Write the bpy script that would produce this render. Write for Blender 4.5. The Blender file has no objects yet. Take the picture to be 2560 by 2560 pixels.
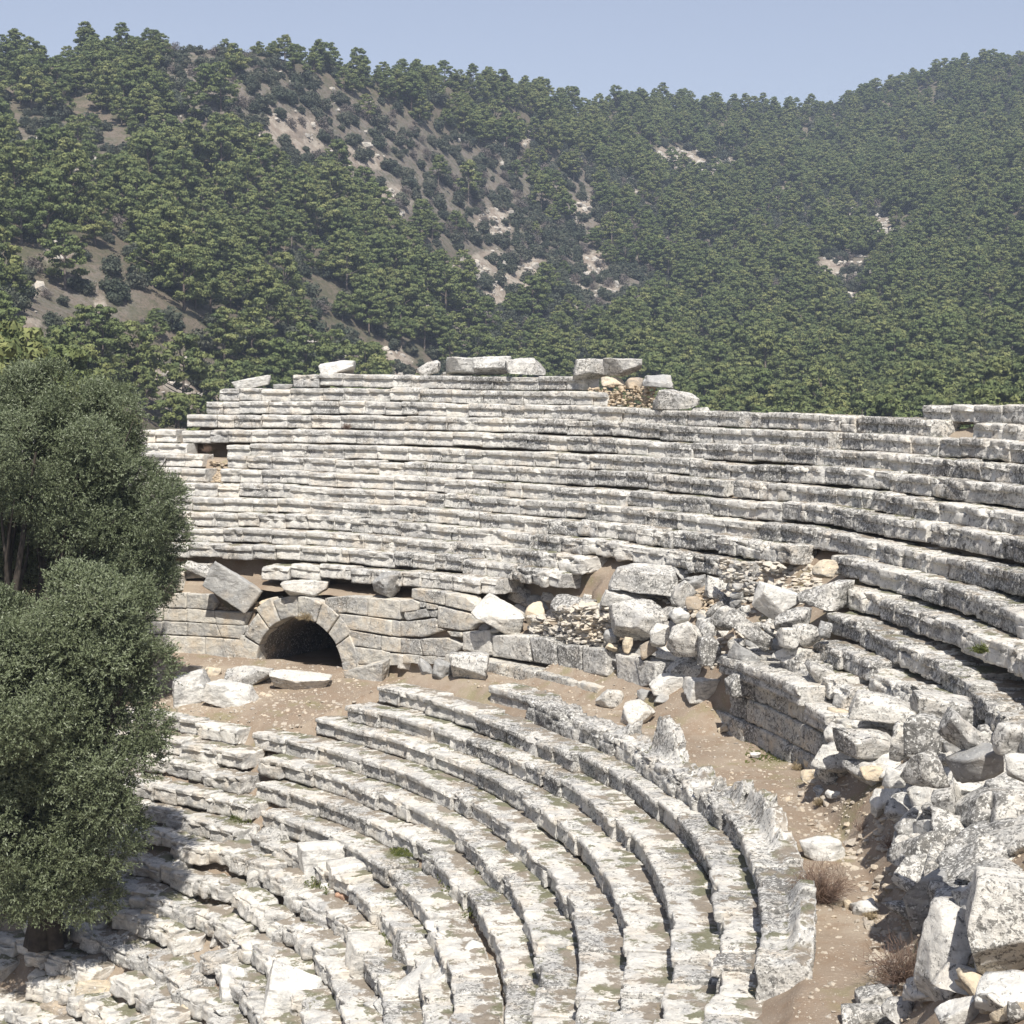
import bpy, math, random, re
import numpy as np
from mathutils import Matrix, Vector
R_=math.radians
random.seed(7); rng=np.random.default_rng(7)
scene=bpy.context.scene
COL=scene.collection

# ------------------------------------------------------------------ camera, sky, sun, exposure
F_PX,PIT,ROLL,CAMH=4205.692,-0.081,0.006,7.93
CX,CY=-20.483,27.973                       # centre of the theatre (camera stands at x=y=0)
cam_d=bpy.data.cameras.new('camera'); cam=bpy.data.objects.new('camera',cam_d); COL.objects.link(cam)
cp_,sp_=math.cos(PIT),math.sin(PIT); cr_,sr_=math.cos(ROLL),math.sin(ROLL)
X=Vector((1,0,0)); V=Vector((0,-sp_,cp_)); Fw=Vector((0,cp_,sp_))
right=X*cr_+V*sr_; up=-X*sr_+V*cr_
M=Matrix((( right.x,up.x,-Fw.x,0),(right.y,up.y,-Fw.y,0),(right.z,up.z,-Fw.z,CAMH),(0,0,0,1)))
cam.matrix_world=M
cam_d.sensor_width=36; cam_d.lens=36*F_PX/2560; cam_d.clip_start=0.5; cam_d.clip_end=6000
scene.camera=cam

SUN_EL,SUN_AZ=53.0,5.0                      # azimuth: degrees to the right of straight behind the camera
w=bpy.data.worlds.new('World'); scene.world=w; w.use_nodes=True
nt=w.node_tree; bg=nt.nodes['Background']
sky=nt.nodes.new('ShaderNodeTexSky'); sky.sky_type='NISHITA'; sky.sun_disc=False
sky.sun_elevation=R_(SUN_EL); sky.sun_rotation=R_(180-SUN_AZ)
sky.air_density=1.0; sky.dust_density=0.8; sky.ozone_density=3.0; sky.altitude=0
hs=nt.nodes.new('ShaderNodeHueSaturation'); hs.inputs['Saturation'].default_value=.60
tn=nt.nodes.new('ShaderNodeMix'); tn.data_type='RGBA'; tn.blend_type='MULTIPLY'; tn.inputs[0].default_value=1; tn.inputs[7].default_value=(1.03,1.0,1.05,1)
nt.links.new(sky.outputs[0],hs.inputs['Color']); nt.links.new(hs.outputs[0],tn.inputs[6]); nt.links.new(tn.outputs[2],bg.inputs[0]); bg.inputs[1].default_value=0.078
sd=bpy.data.lights.new('sun','SUN'); sd.energy=4.6; sd.angle=R_(0.5); sd.color=(1.0,0.955,0.88)
sun=bpy.data.objects.new('sun',sd); COL.objects.link(sun)
a,e=R_(SUN_AZ),R_(SUN_EL)
tosun=Vector((math.sin(a)*math.cos(e),-math.cos(a)*math.cos(e),math.sin(e)))
sun.rotation_euler=tosun.to_track_quat('Z','Y').to_euler()
sun.location=(0,-20,60)
scene.view_settings.view_transform='Standard'; scene.view_settings.look='None'
scene.view_settings.exposure=0.64; scene.view_settings.gamma=1
scene.cycles.max_bounces=6; scene.cycles.diffuse_bounces=3; scene.cycles.volume_bounces=0

# ------------------------------------------------------------------ noise and mesh helpers
def _h(i,j,k):
    n=(i*374761393+j*668265263+k*2147483647%4294967291).astype(np.int64)&0xffffffff
    n=((n^(n>>13))*1274126177)&0xffffffff
    n=((n^(n>>16))*2246822519)&0xffffffff
    return ((n^(n>>15))&0xffff)/32767.5-1.0
def noise(p,sc=1.0,seed=0):
    q=np.asarray(p,float)*sc+seed*17.37
    i=np.floor(q).astype(np.int64); f=q-i; u=f*f*(3-2*f)
    a,b,c=i[...,0],i[...,1],i[...,2]
    r=0
    for dx in (0,1):
        wx=u[...,0] if dx else 1-u[...,0]
        for dy in (0,1):
            wy=u[...,1] if dy else 1-u[...,1]
            for dz in (0,1):
                wz=u[...,2] if dz else 1-u[...,2]
                r=r+wx*wy*wz*_h(a+dx,b+dy,c+dz)
    return r
def fbm(p,sc,oc=3,seed=0):
    r=0;am=1;t=0
    for o in range(oc):
        r=r+am*noise(p,sc*2.03**o,seed+o); t+=am; am*=.55
    return r/t
def S(lo,hi,x):
    t=np.clip((np.asarray(x,float)-lo)/(hi-lo),0,1); return t*t*(3-2*t)
def make_mesh(name,verts,faces,smooth=True):
    """faces: int array (n,k) or list of arrays of different k"""
    me=bpy.data.meshes.new(name)
    fl=faces if isinstance(faces,list) else [faces]
    fl=[np.asarray(f,np.int64) for f in fl if len(f)]
    verts=np.asarray(verts,np.float32)
    me.vertices.add(len(verts)); me.vertices.foreach_set('co',verts.ravel())
    loops=np.concatenate([f.ravel() for f in fl]); tot=np.concatenate([np.full(len(f),f.shape[1]) for f in fl])
    st=np.concatenate([[0],np.cumsum(tot)[:-1]])
    me.loops.add(len(loops)); me.loops.foreach_set('vertex_index',loops.astype(np.int32))
    me.polygons.add(len(tot)); me.polygons.foreach_set('loop_start',st.astype(np.int32)); me.polygons.foreach_set('loop_total',tot.astype(np.int32))
    me.polygons.foreach_set('use_smooth',np.full(len(tot),bool(smooth)))
    me.update(calc_edges=True)
    return me
def link(name,me,mat=None,parent=None,loc=(0,0,0)):
    o=bpy.data.objects.new(name,me)
    if mat is not None and me is not None and not me.materials: me.materials.append(mat)
    COL.objects.link(o)
    if parent is not None: o.parent=parent
    o.location=loc
    return o
def empty(name,loc=(0,0,0)):
    o=bpy.data.objects.new(name,None); COL.objects.link(o); o.location=loc; o.empty_display_size=.3
    return o
def tag(o,label=None,cat=None,group=None,kind=None):
    if label: o['label']=label
    if cat: o['category']=cat
    if group: o['group']=group
    if kind: o['kind']=kind
    return o
def pixdir(x,y):
    u=(x-1280)/F_PX; v=(1280-y)/F_PX
    u,v=u*cr_-v*sr_,u*sr_+v*cr_
    return np.array([u,cp_-v*sp_,sp_+v*cp_])
def proj(x,y,z):
    d=np.array([x,y,z-CAMH]); df=d@np.array(Fw)
    if df<.1: return (9e9,9e9,df)
    return (1280+F_PX*(d@np.array(right))/df,1280-F_PX*(d@np.array(up))/df,df)
def pol(r,th):
    t=np.radians(th); return CX+r*np.cos(t),CY+r*np.sin(t)

# ------------------------------------------------------------------ materials
class NT:
    def __init__(s,name):
        s.m=bpy.data.materials.new(name); s.m.use_nodes=True; s.t=s.m.node_tree; s.n=s.t.nodes
        s.b=s.n['Principled BSDF']; s.b.inputs['Specular IOR Level'].default_value=.15; s.b.inputs['Roughness'].default_value=.95
    def new(s,t,**k):
        n=s.n.new(t)
        for a,v in k.items(): setattr(n,a,v)
        return n
    def set(s,sock,v):
        if isinstance(v,bpy.types.NodeSocket): s.t.links.new(v,sock)
        else: sock.default_value=v
    def math(s,op,a,b=0.0,c=None,clamp=False):
        n=s.new('ShaderNodeMath',operation=op,use_clamp=clamp); s.set(n.inputs[0],a); s.set(n.inputs[1],b)
        if c is not None: s.set(n.inputs[2],c)
        return n.outputs[0]
    def noise(s,vec,scale,detail=4,rough=.55,dist=0.0):
        n=s.new('ShaderNodeTexNoise'); s.set(n.inputs['Vector'],vec); n.inputs['Scale'].default_value=scale
        n.inputs['Detail'].default_value=detail; n.inputs['Roughness'].default_value=rough; n.inputs['Distortion'].default_value=dist
        return n.outputs['Fac']
    def ramp(s,f,lo,hi,a=0.0,b=1.0):
        n=s.new('ShaderNodeMapRange'); n.clamp=True; s.set(n.inputs[0],f); s.set(n.inputs[1],lo); s.set(n.inputs[2],hi); s.set(n.inputs[3],a); s.set(n.inputs[4],b)
        return n.outputs[0]
    def mix(s,f,a,b):
        n=s.new('ShaderNodeMix',data_type='RGBA'); s.set(n.inputs[0],f)
        s.set(n.inputs[6],a if isinstance(a,bpy.types.NodeSocket) else (*a,1)); s.set(n.inputs[7],b if isinstance(b,bpy.types.NodeSocket) else (*b,1))
        return n.outputs[2]
    def geo(s):
        g=s.new('ShaderNodeNewGeometry'); return g
    def bump(s,h,strength,dist=.02):
        n=s.new('ShaderNodeBump'); n.inputs['Strength'].default_value=strength; n.inputs['Distance'].default_value=dist
        s.set(n.inputs['Height'],h); s.t.links.new(n.outputs[0],s.b.inputs['Normal'])
def stone_mat(name,light=(.66,.635,.58),grey=(.36,.355,.345),greyness=0.0,lichen=0.0,dirt=1.0,cream=.35,moss=1.0,grad=1.0):
    n=NT(name); g=n.geo(); P=g.outputs['Position']
    sx=n.new('ShaderNodeSeparateXYZ'); n.t.links.new(P,sx.inputs[0])
    sn=n.new('ShaderNodeSeparateXYZ'); n.t.links.new(g.outputs['Normal'],sn.inputs[0])
    oi=n.new('ShaderNodeObjectInfo')
    rnd=oi.outputs['Random']
    big=n.noise(P,.55,3,.5); mid=n.noise(P,3.1,5,.62,.6); fine=n.noise(P,15,6,.68); spots=n.noise(P,11,6,.78,.4)
    ge=n.math('ADD',mid,n.math('MULTIPLY',n.math('SUBTRACT',rnd,.5),.16))
    ge=n.math('ADD',ge,n.math('MULTIPLY',n.math('SUBTRACT',big,.5),.35))
    c=n.mix(n.ramp(ge,.41-greyness*.3,.64-greyness*.3,0,.9),light,grey)
    cm=n.noise(P,1.7,4,.6)
    c=n.mix(n.math('MULTIPLY',n.ramp(cm,.50,.66),cream),c,(.62,.50,.35))
    mp=n.new('ShaderNodeMapping'); mp.inputs['Scale'].default_value=(1.4,1.4,5.0); n.t.links.new(P,mp.inputs[0])
    pat=n.math('ADD',n.noise(mp.outputs[0],1.6,5,.7,.5),n.math('MULTIPLY',n.math('SUBTRACT',rnd,.5),.10))
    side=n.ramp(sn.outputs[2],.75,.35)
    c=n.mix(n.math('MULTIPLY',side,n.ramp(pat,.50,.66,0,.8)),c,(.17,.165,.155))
    # lichen: black/grey crusts, denser towards the right-hand side of the ruin
    gr=n.ramp(sx.outputs[0],-9,5,-.055*grad,.045*grad)
    lm=n.math('ADD',spots,n.math('MULTIPLY',n.math('SUBTRACT',big,.5),.42))
    lm=n.math('ADD',lm,gr)
    lm=n.math('ADD',lm,n.math('ADD',lichen*.10,n.math('MULTIPLY',n.math('SUBTRACT',rnd,.5),.06)))
    c=n.mix(n.ramp(lm,.560,.600,0,.85),c,(.10,.097,.09))
    wl=n.noise(P,21,3,.6)
    c=n.mix(n.math('MULTIPLY',n.ramp(wl,.57,.62),n.ramp(lm,.46,.54)),c,(.70,.69,.65))
    bl=n.math('ADD',n.noise(P,5.1,6,.75,.4),n.math('MULTIPLY',gr,.8))
    c=n.mix(n.ramp(bl,.63,.68,0,.85),c,(.055,.053,.05))
    # dirt and moss that has settled on flat tops
    upm=n.ramp(sn.outputs[2],.80,.93)
    at=n.new('ShaderNodeAttribute',attribute_name='rear'); 
    dn=n.math('ADD',n.noise(P,2.3,5,.62),n.math('MULTIPLY',at.outputs['Fac'],.15))
    dn=n.math('ADD',dn,n.math('MULTIPLY',n.math('SUBTRACT',fine,.5),.35))
    dm=n.math('MULTIPLY',n.math('MULTIPLY',upm,n.ramp(dn,.57,.63)),.88*dirt)
    mo=n.noise(P,.9,3,.6)
    dc=n.mix(n.math('MULTIPLY',n.ramp(mo,.48,.56),moss),(.22,.18,.135),(.115,.115,.05))
    c=n.mix(dm,c,dc)
    c=n.mix(n.ramp(fine,.35,.7,.0,.28),c,(.25,.24,.225))
    n.t.links.new(c,n.b.inputs['Base Color'])
    h=n.math('ADD',n.math('MULTIPLY',fine,1.0),n.math('MULTIPLY',spots,.8))
    n.bump(h,.85,.04)
    return n.m
M_SEAT=stone_mat('seat_limestone')
M_ROCK=stone_mat('weathered_rock',lichen=.22,greyness=.0,dirt=.35,cream=.2,moss=.3,grad=.6)
M_LICH=stone_mat('lichen_crusted_rock',lichen=.42,greyness=.05,dirt=.25,cream=.1,moss=.2,grad=.4)
M_WALL=stone_mat('wall_limestone',light=(.62,.585,.51),grey=(.37,.365,.35),greyness=.05,lichen=-.15,dirt=.5,cream=.55,moss=0)
M_WHITE=stone_mat('pale_rock',light=(.70,.685,.64),greyness=-.2,lichen=-.55,dirt=.15,cream=.15,moss=0,grad=.3)
M_GREY=stone_mat('smooth_grey_rock',light=(.46,.455,.435),grey=(.30,.30,.295),greyness=.2,lichen=-.6,dirt=.2,cream=.25,moss=0,grad=.2)
M_CREAM=stone_mat('cream_rock',light=(.66,.56,.41),grey=(.50,.44,.35),greyness=-.1,lichen=-.7,dirt=.2,cream=.8,moss=0,grad=.1)
M_BROWN=stone_mat('brown_rock',light=(.40,.33,.25),grey=(.26,.235,.21),lichen=-.5,dirt=.3,cream=.5,moss=0,grad=.1)
M_ORANGE=stone_mat('orange_stone',light=(.52,.30,.19),grey=(.40,.27,.20),lichen=-1,dirt=0,cream=.2,moss=0,grad=0)
def ground_mat():
    n=NT('dry_earth'); g=n.geo(); P=g.outputs['Position']
    big=n.noise(P,.35,4,.55); mid=n.noise(P,2.2,5,.6,.4); peb=n.noise(P,13,5,.7); peb2=n.noise(P,30,3,.6)
    c=n.mix(n.ramp(big,.42,.6),(.245,.195,.148),(.32,.265,.205))
    c=n.mix(n.ramp(mid,.45,.7,0,.7),c,(.22,.155,.105))
    gm=n.math('MULTIPLY',n.ramp(n.noise(P,.8,4,.6),.56,.66),.55)
    c=n.mix(gm,c,(.19,.18,.085))
    c=n.mix(n.ramp(peb,.60,.68,0,.6),c,(.44,.38,.31))
    c=n.mix(n.ramp(peb2,.62,.70,0,.6),c,(.52,.46,.39))
    n.t.links.new(c,n.b.inputs['Base Color'])
    n.bump(n.math('ADD',peb,peb2),.7,.03)
    return n.m
M_GROUND=ground_mat()
def flat_mat(name,cols,rough=.9,trans=0.0,scale=None,spec=.15):
    """leaf/bark like material, colour varied per object and by noise"""
    n=NT(name); n.b.inputs['Roughness'].default_value=rough; n.b.inputs['Specular IOR Level'].default_value=spec
    oi=n.new('ShaderNodeObjectInfo'); g=n.geo()
    c=n.mix(oi.outputs['Random'],cols[0],cols[1])
    f=n.ramp(n.noise(g.outputs['Position'],scale or 1.3,3,.6),.38,.62)
    c=n.mix(f,c,cols[2]) if len(cols)>2 else c
    n.t.links.new(c,n.b.inputs['Base Color'])
    if trans:
        tr=n.new('ShaderNodeBsdfTranslucent'); n.t.links.new(c,tr.inputs[0]); mx=n.new('ShaderNodeMixShader'); mx.inputs[0].default_value=trans
        n.t.links.new(n.b.outputs[0],mx.inputs[1]); n.t.links.new(tr.outputs[0],mx.inputs[2])
        n.t.links.new(mx.outputs[0],n.n['Material Output'].inputs[0])
    return n.m
# measured sag of each upper row and radial shift of each lower row, every 5 degrees from 0 to 75
SAG=[[.10,.10,.10,.10,.10,.10,.10,.10,.10,.10,.10,.08,.09,.15,.09,.09],
[-.05,-.05,-.05,-.05,-.06,-.10,-.06,-.03,.01,.05,.07,.05,.09,.09,.03,-.02],
[-.08,-.08,-.08,-.08,-.08,-.02,-.01,0,-.02,.06,.08,.06,.08,.09,.03,-.03],
[.03,.03,.03,.03,.01,0,.02,-.02,-.01,.06,.07,.07,.04,.05,-.01,-.04],
[.01,.01,.01,.01,0,.02,.06,0,-.03,.02,.02,.03,0,0,-.07,-.11],
[.06,.06,.06,.04,.03,.08,0,-.06,0,-.05,-.05,-.04,-.05,-.06,-.11,-.12],
[-.01,-.01,-.01,-.02,0,.05,0,-.03,.01,-.05,-.05,-.05,-.07,-.05,-.02,0],
[.01,.01,.02,.03,.02,.09,-.02,-.08,-.04,-.10,-.06,-.04,-.05,-.02,-.04,-.01],
[-.01,-.01,-.07,-.11,-.06,.02,-.07,-.05,-.02,-.05,-.05,-.05,-.04,-.02,-.05,-.06],
[-.20,-.16,-.09,-.05,-.02,.01,-.01,-.05,0,-.08,-.03,-.03,-.02,-.01,-.05,-.06],
[-.20,-.17,-.18,-.11,-.06,-.02,-.04,-.03,-.03,-.04,-.05,-.02,.04,-.01,-.06,-.06],
[-.62,-.41,-.35,-.17,-.09,-.07,-.05,-.02,0,0,0,0,.01,-.04,-.09,-.09],
[-.46,-.42,-.38,-.21,-.16,-.12,-.08,-.05,-.01,.08,.09,.05,.02,-.07,-.12,-.12],
[-.50,-.40,-.35,-.12,-.04,.04,.04,.04,.04,.04,.04,.01,-.03,-.30,-.30,-.30]]
SHIFT=[[.01,.05,-.19,-.30,-.16,-.30,-.01,.35,.45,.45,.45,.45,.45,.45,.45,.45],
[.10,.18,.08,.05,-.01,-.39,-.39,-.16,-.02,-.03,-.03,-.03,-.03,-.03,-.03,-.03],
[.05,.08,.04,-.14,0,-.20,-.18,.02,-.06,-.13,-.12,-.12,-.12,-.12,-.12,-.12],
[0,-.02,-.01,-.06,-.17,.09,.11,-.02,.10,.15,.23,.23,.23,.23,.23,.23],
[-.06,-.06,-.06,-.19,-.08,.11,-.05,0,-.02,-.06,-.19,-.06,.13,.13,.13,.13],
[-.09,-.09,-.05,-.09,-.09,.13,.10,-.06,0,-.18,-.27,-.24,-.06,-.06,-.06,-.06],
[.05,.05,.05,-.03,-.03,.10,.10,.07,.02,-.08,-.19,.08,.08,.08,.08,.08],
[-.20,-.20,-.20,-.2,-.08,.02,.01,.15,-.06,-.09,-.09,-.09,-.09,-.09,-.09,-.09]]
# ------------------------------------------------------------------ the ground of the theatre
R0L,DRL,DZ=24.448,.681,.43         # lower tier: front radius of the outermost row (top at z=0), row depth, row height
R0U,DRU,Z0U,DZU=34.649,.548,7.806,.439
def surf(r,th):
    r=np.asarray(r,float); th=np.asarray(th,float)
    wl=S(43,50,th)
    low=np.maximum(-.43*(R0L-r)/.681-.64,-9)
    lz=np.interp(r,[21.9,23,27.2,30],[-1.75,-1.5,-.97,-1.0])
    path=-.15*(1-wl)+lz*wl
    path=path-.12*S(36,26,th)*0
    rc=25.1*(1-wl)+22.2*wl
    z=low+(path-low)*S(-.15,.15,r-rc)
    upz=1.55+(r-27.5)*.803-.33
    upz=np.where((r<28.6)&(th>10),np.minimum(upz,1.22+(r-27.3)*.2),upz)
    upz=np.where((r<29.0)&(th>37.5)&(th<46),.85+(r-27.3)*.12,upz)
    upz=upz-.5*S(20,8,th)*S(27.5,28,r)*S(31.5,30.3,r)
    upz=np.where((r<33.3)&(r>31.7)&(th>70.4)&(th<73.7),4.95,upz)
    upz=np.minimum(upz,np.interp(th,[23,27,45.5,48,72,75],[6.75,6.1,6.1,7.2,7.1,5.3]))
    su=S(27.34,27.44,r); 
    zz=z+(upz-z)*su
    wc=S(38.5,36.5,th)*S(20.5,23.5,th)
    rub=np.interp(r,[26.2,27.2,28.6,30.4],[-.15,.55,2.1,3.5])
    zz=np.where((r<30.4)&(r>26.2),zz+(np.maximum(rub,z)-zz)*wc,zz)
    w2=S(11,8,th)
    rub=np.interp(r,[26.35,27.0,28.2,30.2],[-.15,.70,1.55,2.3])
    zz=np.where((r<30.2)&(r>26.3),zz+(np.maximum(rub,z)-zz)*w2,zz)
    out=np.interp(th,[23,27,45.5,48,72,75],[6.75,6.1,6.1,7.2,7.1,5.3])-(r-35.6)*.75
    zz=np.where(r>35.6,np.maximum(out,-9.5),zz)
    # dirt that fills the ruined stairways of the lower tier
    return zz
def spot(px,py,R=None,dz=0.0):
    """world point where the line of sight through an image point meets the ruin"""
    d=pixdir(px,py)
    if R is not None:
        a=d[0]**2+d[1]**2; b=-2*(d[0]*CX+d[1]*CY); c=CX*CX+CY*CY-R*R
        D=b*b-4*a*c; t=(-b+math.sqrt(max(D,0)))/2/a
        return np.array([0,0,CAMH])+d*t,t
    ts=np.arange(12,75,.04); P=np.array([0,0,CAMH])[None]+d[None]*ts[:,None]
    r=np.hypot(P[:,0]-CX,P[:,1]-CY); th=np.degrees(np.arctan2(P[:,1]-CY,P[:,0]-CX))
    hit=np.nonzero(P[:,2]<surf(r,th)+dz)[0]
    i=hit[0] if len(hit) else len(ts)-1
    return P[i],ts[i]
rs=np.unique(np.round(np.concatenate([np.arange(7,23,.14),np.arange(23,28.6,.08),[27.3,27.34,27.37,27.40,27.44],np.arange(28.6,37,.14),np.arange(37,64,.7)]),3))
ths=np.arange(-48,104.01,.3)
RR,TT=np.meshgrid(rs,ths,indexing='ij')
ZZ=surf(RR,TT); XX,YY=pol(RR,TT)
Pn=np.stack([XX,YY,ZZ*0],-1)
amp=np.where((RR>25.3)&(RR<27.2),.035,.07)
ZZ=ZZ+amp*fbm(Pn,1.1,3,3)*1.3+.022*fbm(Pn,4.5,2,9)
TUN_C,TUN_HW=59.1,3.75           # tunnel axis (degrees) and half width
nr,ntg=RR.shape
idx=np.arange(nr*ntg).reshape(nr,ntg)
q=np.stack([idx[:-1,:-1],idx[1:,:-1],idx[1:,1:],idx[:-1,1:]],-1).reshape(-1,4)
rc_=((RR[:-1,:-1]+RR[1:,1:])/2).ravel(); tc_=((TT[:-1,:-1]+TT[1:,1:])/2).ravel()
keep=~((rc_>27.28)&(rc_<27.46)&(abs(tc_-TUN_C)<TUN_HW))
gme=make_mesh('ground',np.stack([XX,YY,ZZ],-1).reshape(-1,3),q[keep])
g=link('ground',gme,M_GROUND); tag(g,'dry brown earth and pebbles under the stone seats and along the walkway','ground',kind='structure')

# ------------------------------------------------------------------ cut blocks swept round the curve
def resample(prof,step):
    """closed profile [(u,z,weight)] -> denser list, corners kept"""
    out=[]
    for i,(a,b) in enumerate(zip(prof,prof[1:]+prof[:1])):
        L=math.hypot(b[0]-a[0],b[1]-a[1]); n=max(1,int(round(L/(step if (a[2] or b[2]) else step*2.6))))
        for k in range(n):
            t=k/n; out.append((a[0]+(b[0]-a[0])*t,a[1]+(b[1]-a[1])*t,a[2]+(b[2]-a[2])*t,a[3]+(b[3]-a[3])*t))
    return np.array(out)
# (u outwards, z, chip weight, recess flag)
def seat_profile(depth,h=.44,lip=.17,rec=.085,step=.045):
    p=[(depth,-.01,0,0),(.30,0,.2,0),(.05,0,.8,0),(.010,-.010,1,0),(0,-.028,1,0),(.0,-lip+.015,1,0),(.010,-lip,.8,0),
       (rec,-lip-.008,.2,1),(rec+.004,-lip-.05,.1,1),(rec-.03,-h+.10,.2,1),(rec-.045,-h,.3,.6),(depth*.6,-h-.02,0,0),(depth,-h-.02,0,0)]
    return resample(p,step)
def box_profile(depth,h,step=.05,bev=.03):
    p=[(depth,0,0,0),(bev*2,0,.8,0),(bev*.4,-bev*.35,1,0),(0,-bev,1,0),(0,-h+bev,1,0),(bev,-h,.8,0),(depth,-h,0,0)]
    return resample(p,step)
def sweep(R,zt,th0,th1,prof,wear=.3,tilt=0.0,yaw=0.0,roll=0.0,dr=0.0,ds=.045,lump=0.0,seed=0,recmask=True,top=None):
    Lm=abs(th1-th0)*math.pi/180*(R+.3)
    n=max(4,int(Lm/ds))
    s=np.linspace(0,1,n+1)
    U=prof[:,0].copy(); Zp=prof[:,1].copy(); W=prof[:,2]; RC=prof[:,3]
    m=len(U); cu,cz=.3*U.max()*1.4,Zp.min()*.5
    edge=.018/Lm
    ss=np.concatenate([[0,0,0,0,edge],s[1:-1],[1-edge,1,1,1,1]]); kk=np.concatenate([[.2,.62,.9,.975,1],np.ones(n-1),[1,.975,.9,.62,.2]])
    K=kk[:,None]; SS=ss[:,None]
    u=np.broadcast_to(U[None],(len(ss),m)).copy(); z=np.broadcast_to(Zp[None],(len(ss),m)).copy()
    if recmask:   # the hollow under the lip dies out before some block ends
        e=.06+.05*((seed*37)%10)/10
        ms=S(0,e,SS*Lm)*S(0,e,(1-SS)*Lm)
        ms=.45+.55*ms if seed%3 else ms*0+1
        nn=fbm(np.stack([SS[:,0]*Lm+seed*3.1,SS[:,0]*0,SS[:,0]*0],-1),1.6,2,5)[:,None]
        ms=ms*np.clip(1.05-max(0,wear-.25)*1.6*np.clip(nn+.35,0,1)*2,.05,1)
        u=u*(1-RC[None]*(1-ms))
    if top is not None: z=z+top(SS*Lm,u)
    u=cu+(u-cu)*K; z=cz+(z-cz)*K
    # local block frame: x tangential, y radial (outwards), z up, measured from the block centre
    th=np.radians(th0+(th1-th0)*SS); tm=math.radians((th0+th1)/2)
    rr=R+dr+u
    xw=CX+rr*np.cos(th); yw=CY+rr*np.sin(th); zw=zt+z
    # outward normal estimate from the profile
    d=np.roll(prof[:,:2],-1,0)-np.roll(prof[:,:2],1,0); nrm=np.stack([d[:,1],-d[:,0]],-1); nrm/=np.linalg.norm(nrm,axis=1)[:,None]+1e-9
    if (nrm[:,0]*(U-cu)+nrm[:,1]*(Zp-cz)).sum()<0: nrm=-nrm
    nu=np.broadcast_to(nrm[None,:,0],u.shape); nz=np.broadcast_to(nrm[None,:,1],u.shape)
    nx=np.cos(th)*nu; ny=np.sin(th)*nu
    P=np.stack([xw,yw,zw],-1); N=np.stack([nx,ny,nz],-1)
    endw=np.exp(-np.minimum(SS,1-SS)*Lm/.05)*np.sign(.5-SS)     # push end faces along the tangent
    sg=1 if th1>th0 else -1
    T=np.stack([-np.sin(th)*sg,np.cos(th)*sg,th*0],-1)
    Pn=P+seed*.0
    n1=fbm(P,1.9,2,11+seed%7); n2=fbm(P,6.0,3,21+seed%5); n3=noise(P,17,31)
    amp=(.006+.060*wear)*n1+(.008+.036*wear)*n2+(.005+.014*wear)*n3
    amp=np.where(N[...,2]>.7,amp*.75,amp)
    P=P+N*amp[...,None]
    P=P-T*(endw*(.008+.05*wear)*(n2*.9+.35))[...,None]
    # chips: knock corners inwards
    ch=np.clip(fbm(P,3.3,3,41+seed%3)+.30*wear-.17,0,1)
    wv=np.maximum(np.broadcast_to(W[None],u.shape),np.abs(endw)*.8)
    Cc=np.stack([CX+(R+cu)*np.cos(th),CY+(R+cu)*np.sin(th),zt+cz+0*th],-1)
    P=P+(Cc-P)*np.clip(ch*wv*(.35+.75*wear),0,.6)[...,None]
    if lump: P=P+(Cc-P)*np.clip(lump*(np.abs(n1)*.9+.12)*wv,-.3,.6)[...,None]
    c0=np.array([CX+(R+dr+cu)*math.cos(tm),CY+(R+dr+cu)*math.sin(tm),zt+cz])
    L=P-c0
    # rotations about the block centre
    er=Vector((math.cos(tm),math.sin(tm),0)); et=Vector((-math.sin(tm),math.cos(tm),0))
    Mx=Matrix.Rotation(R_(tilt),3,er)@Matrix.Rotation(R_(roll),3,et)@Matrix.Rotation(R_(yaw),3,'Z')
    L=L@np.array(Mx).T
    ns=len(ss); ii=np.arange(ns*m).reshape(ns,m)
    jn=np.roll(np.arange(m),-1)
    qd=np.stack([ii[:-1],ii[1:],ii[1:][:,jn],ii[:-1][:,jn]],-1).reshape(-1,4)
    if th1<th0: qd=qd[:,::-1]
    caps=np.stack([ii[0] if th1>th0 else ii[0][::-1],ii[-1][::-1] if th1>th0 else ii[-1]])
    me=make_mesh('block',L.reshape(-1,3),[qd,caps])
    # orientation check: signed volume
    v=L.reshape(-1,3); f=qd; vol=np.einsum('ij,ij->i',v[f[:,0]],np.cross(v[f[:,1]],v[f[:,2]])).sum()
    if vol<0: me.flip_normals()
    at=me.attributes.new('rear','FLOAT','POINT'); at.data.foreach_set('value',np.clip((np.broadcast_to(U[None],u.shape)-.28)/.32,0,1).astype(np.float32).ravel())
    return me,c0
MARG=420
def seen(r,th,z):
    x,y=pol(r,th); p=proj(x,y,z)
    return -MARG<p[0]<2560+MARG and p[1]<2560+MARG*1.2
ANG=np.arange(0,76,5)
def at_angle(tab,k,th):
    return float(np.interp(th,ANG,tab[k])) if k<len(tab) else 0.0
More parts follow.
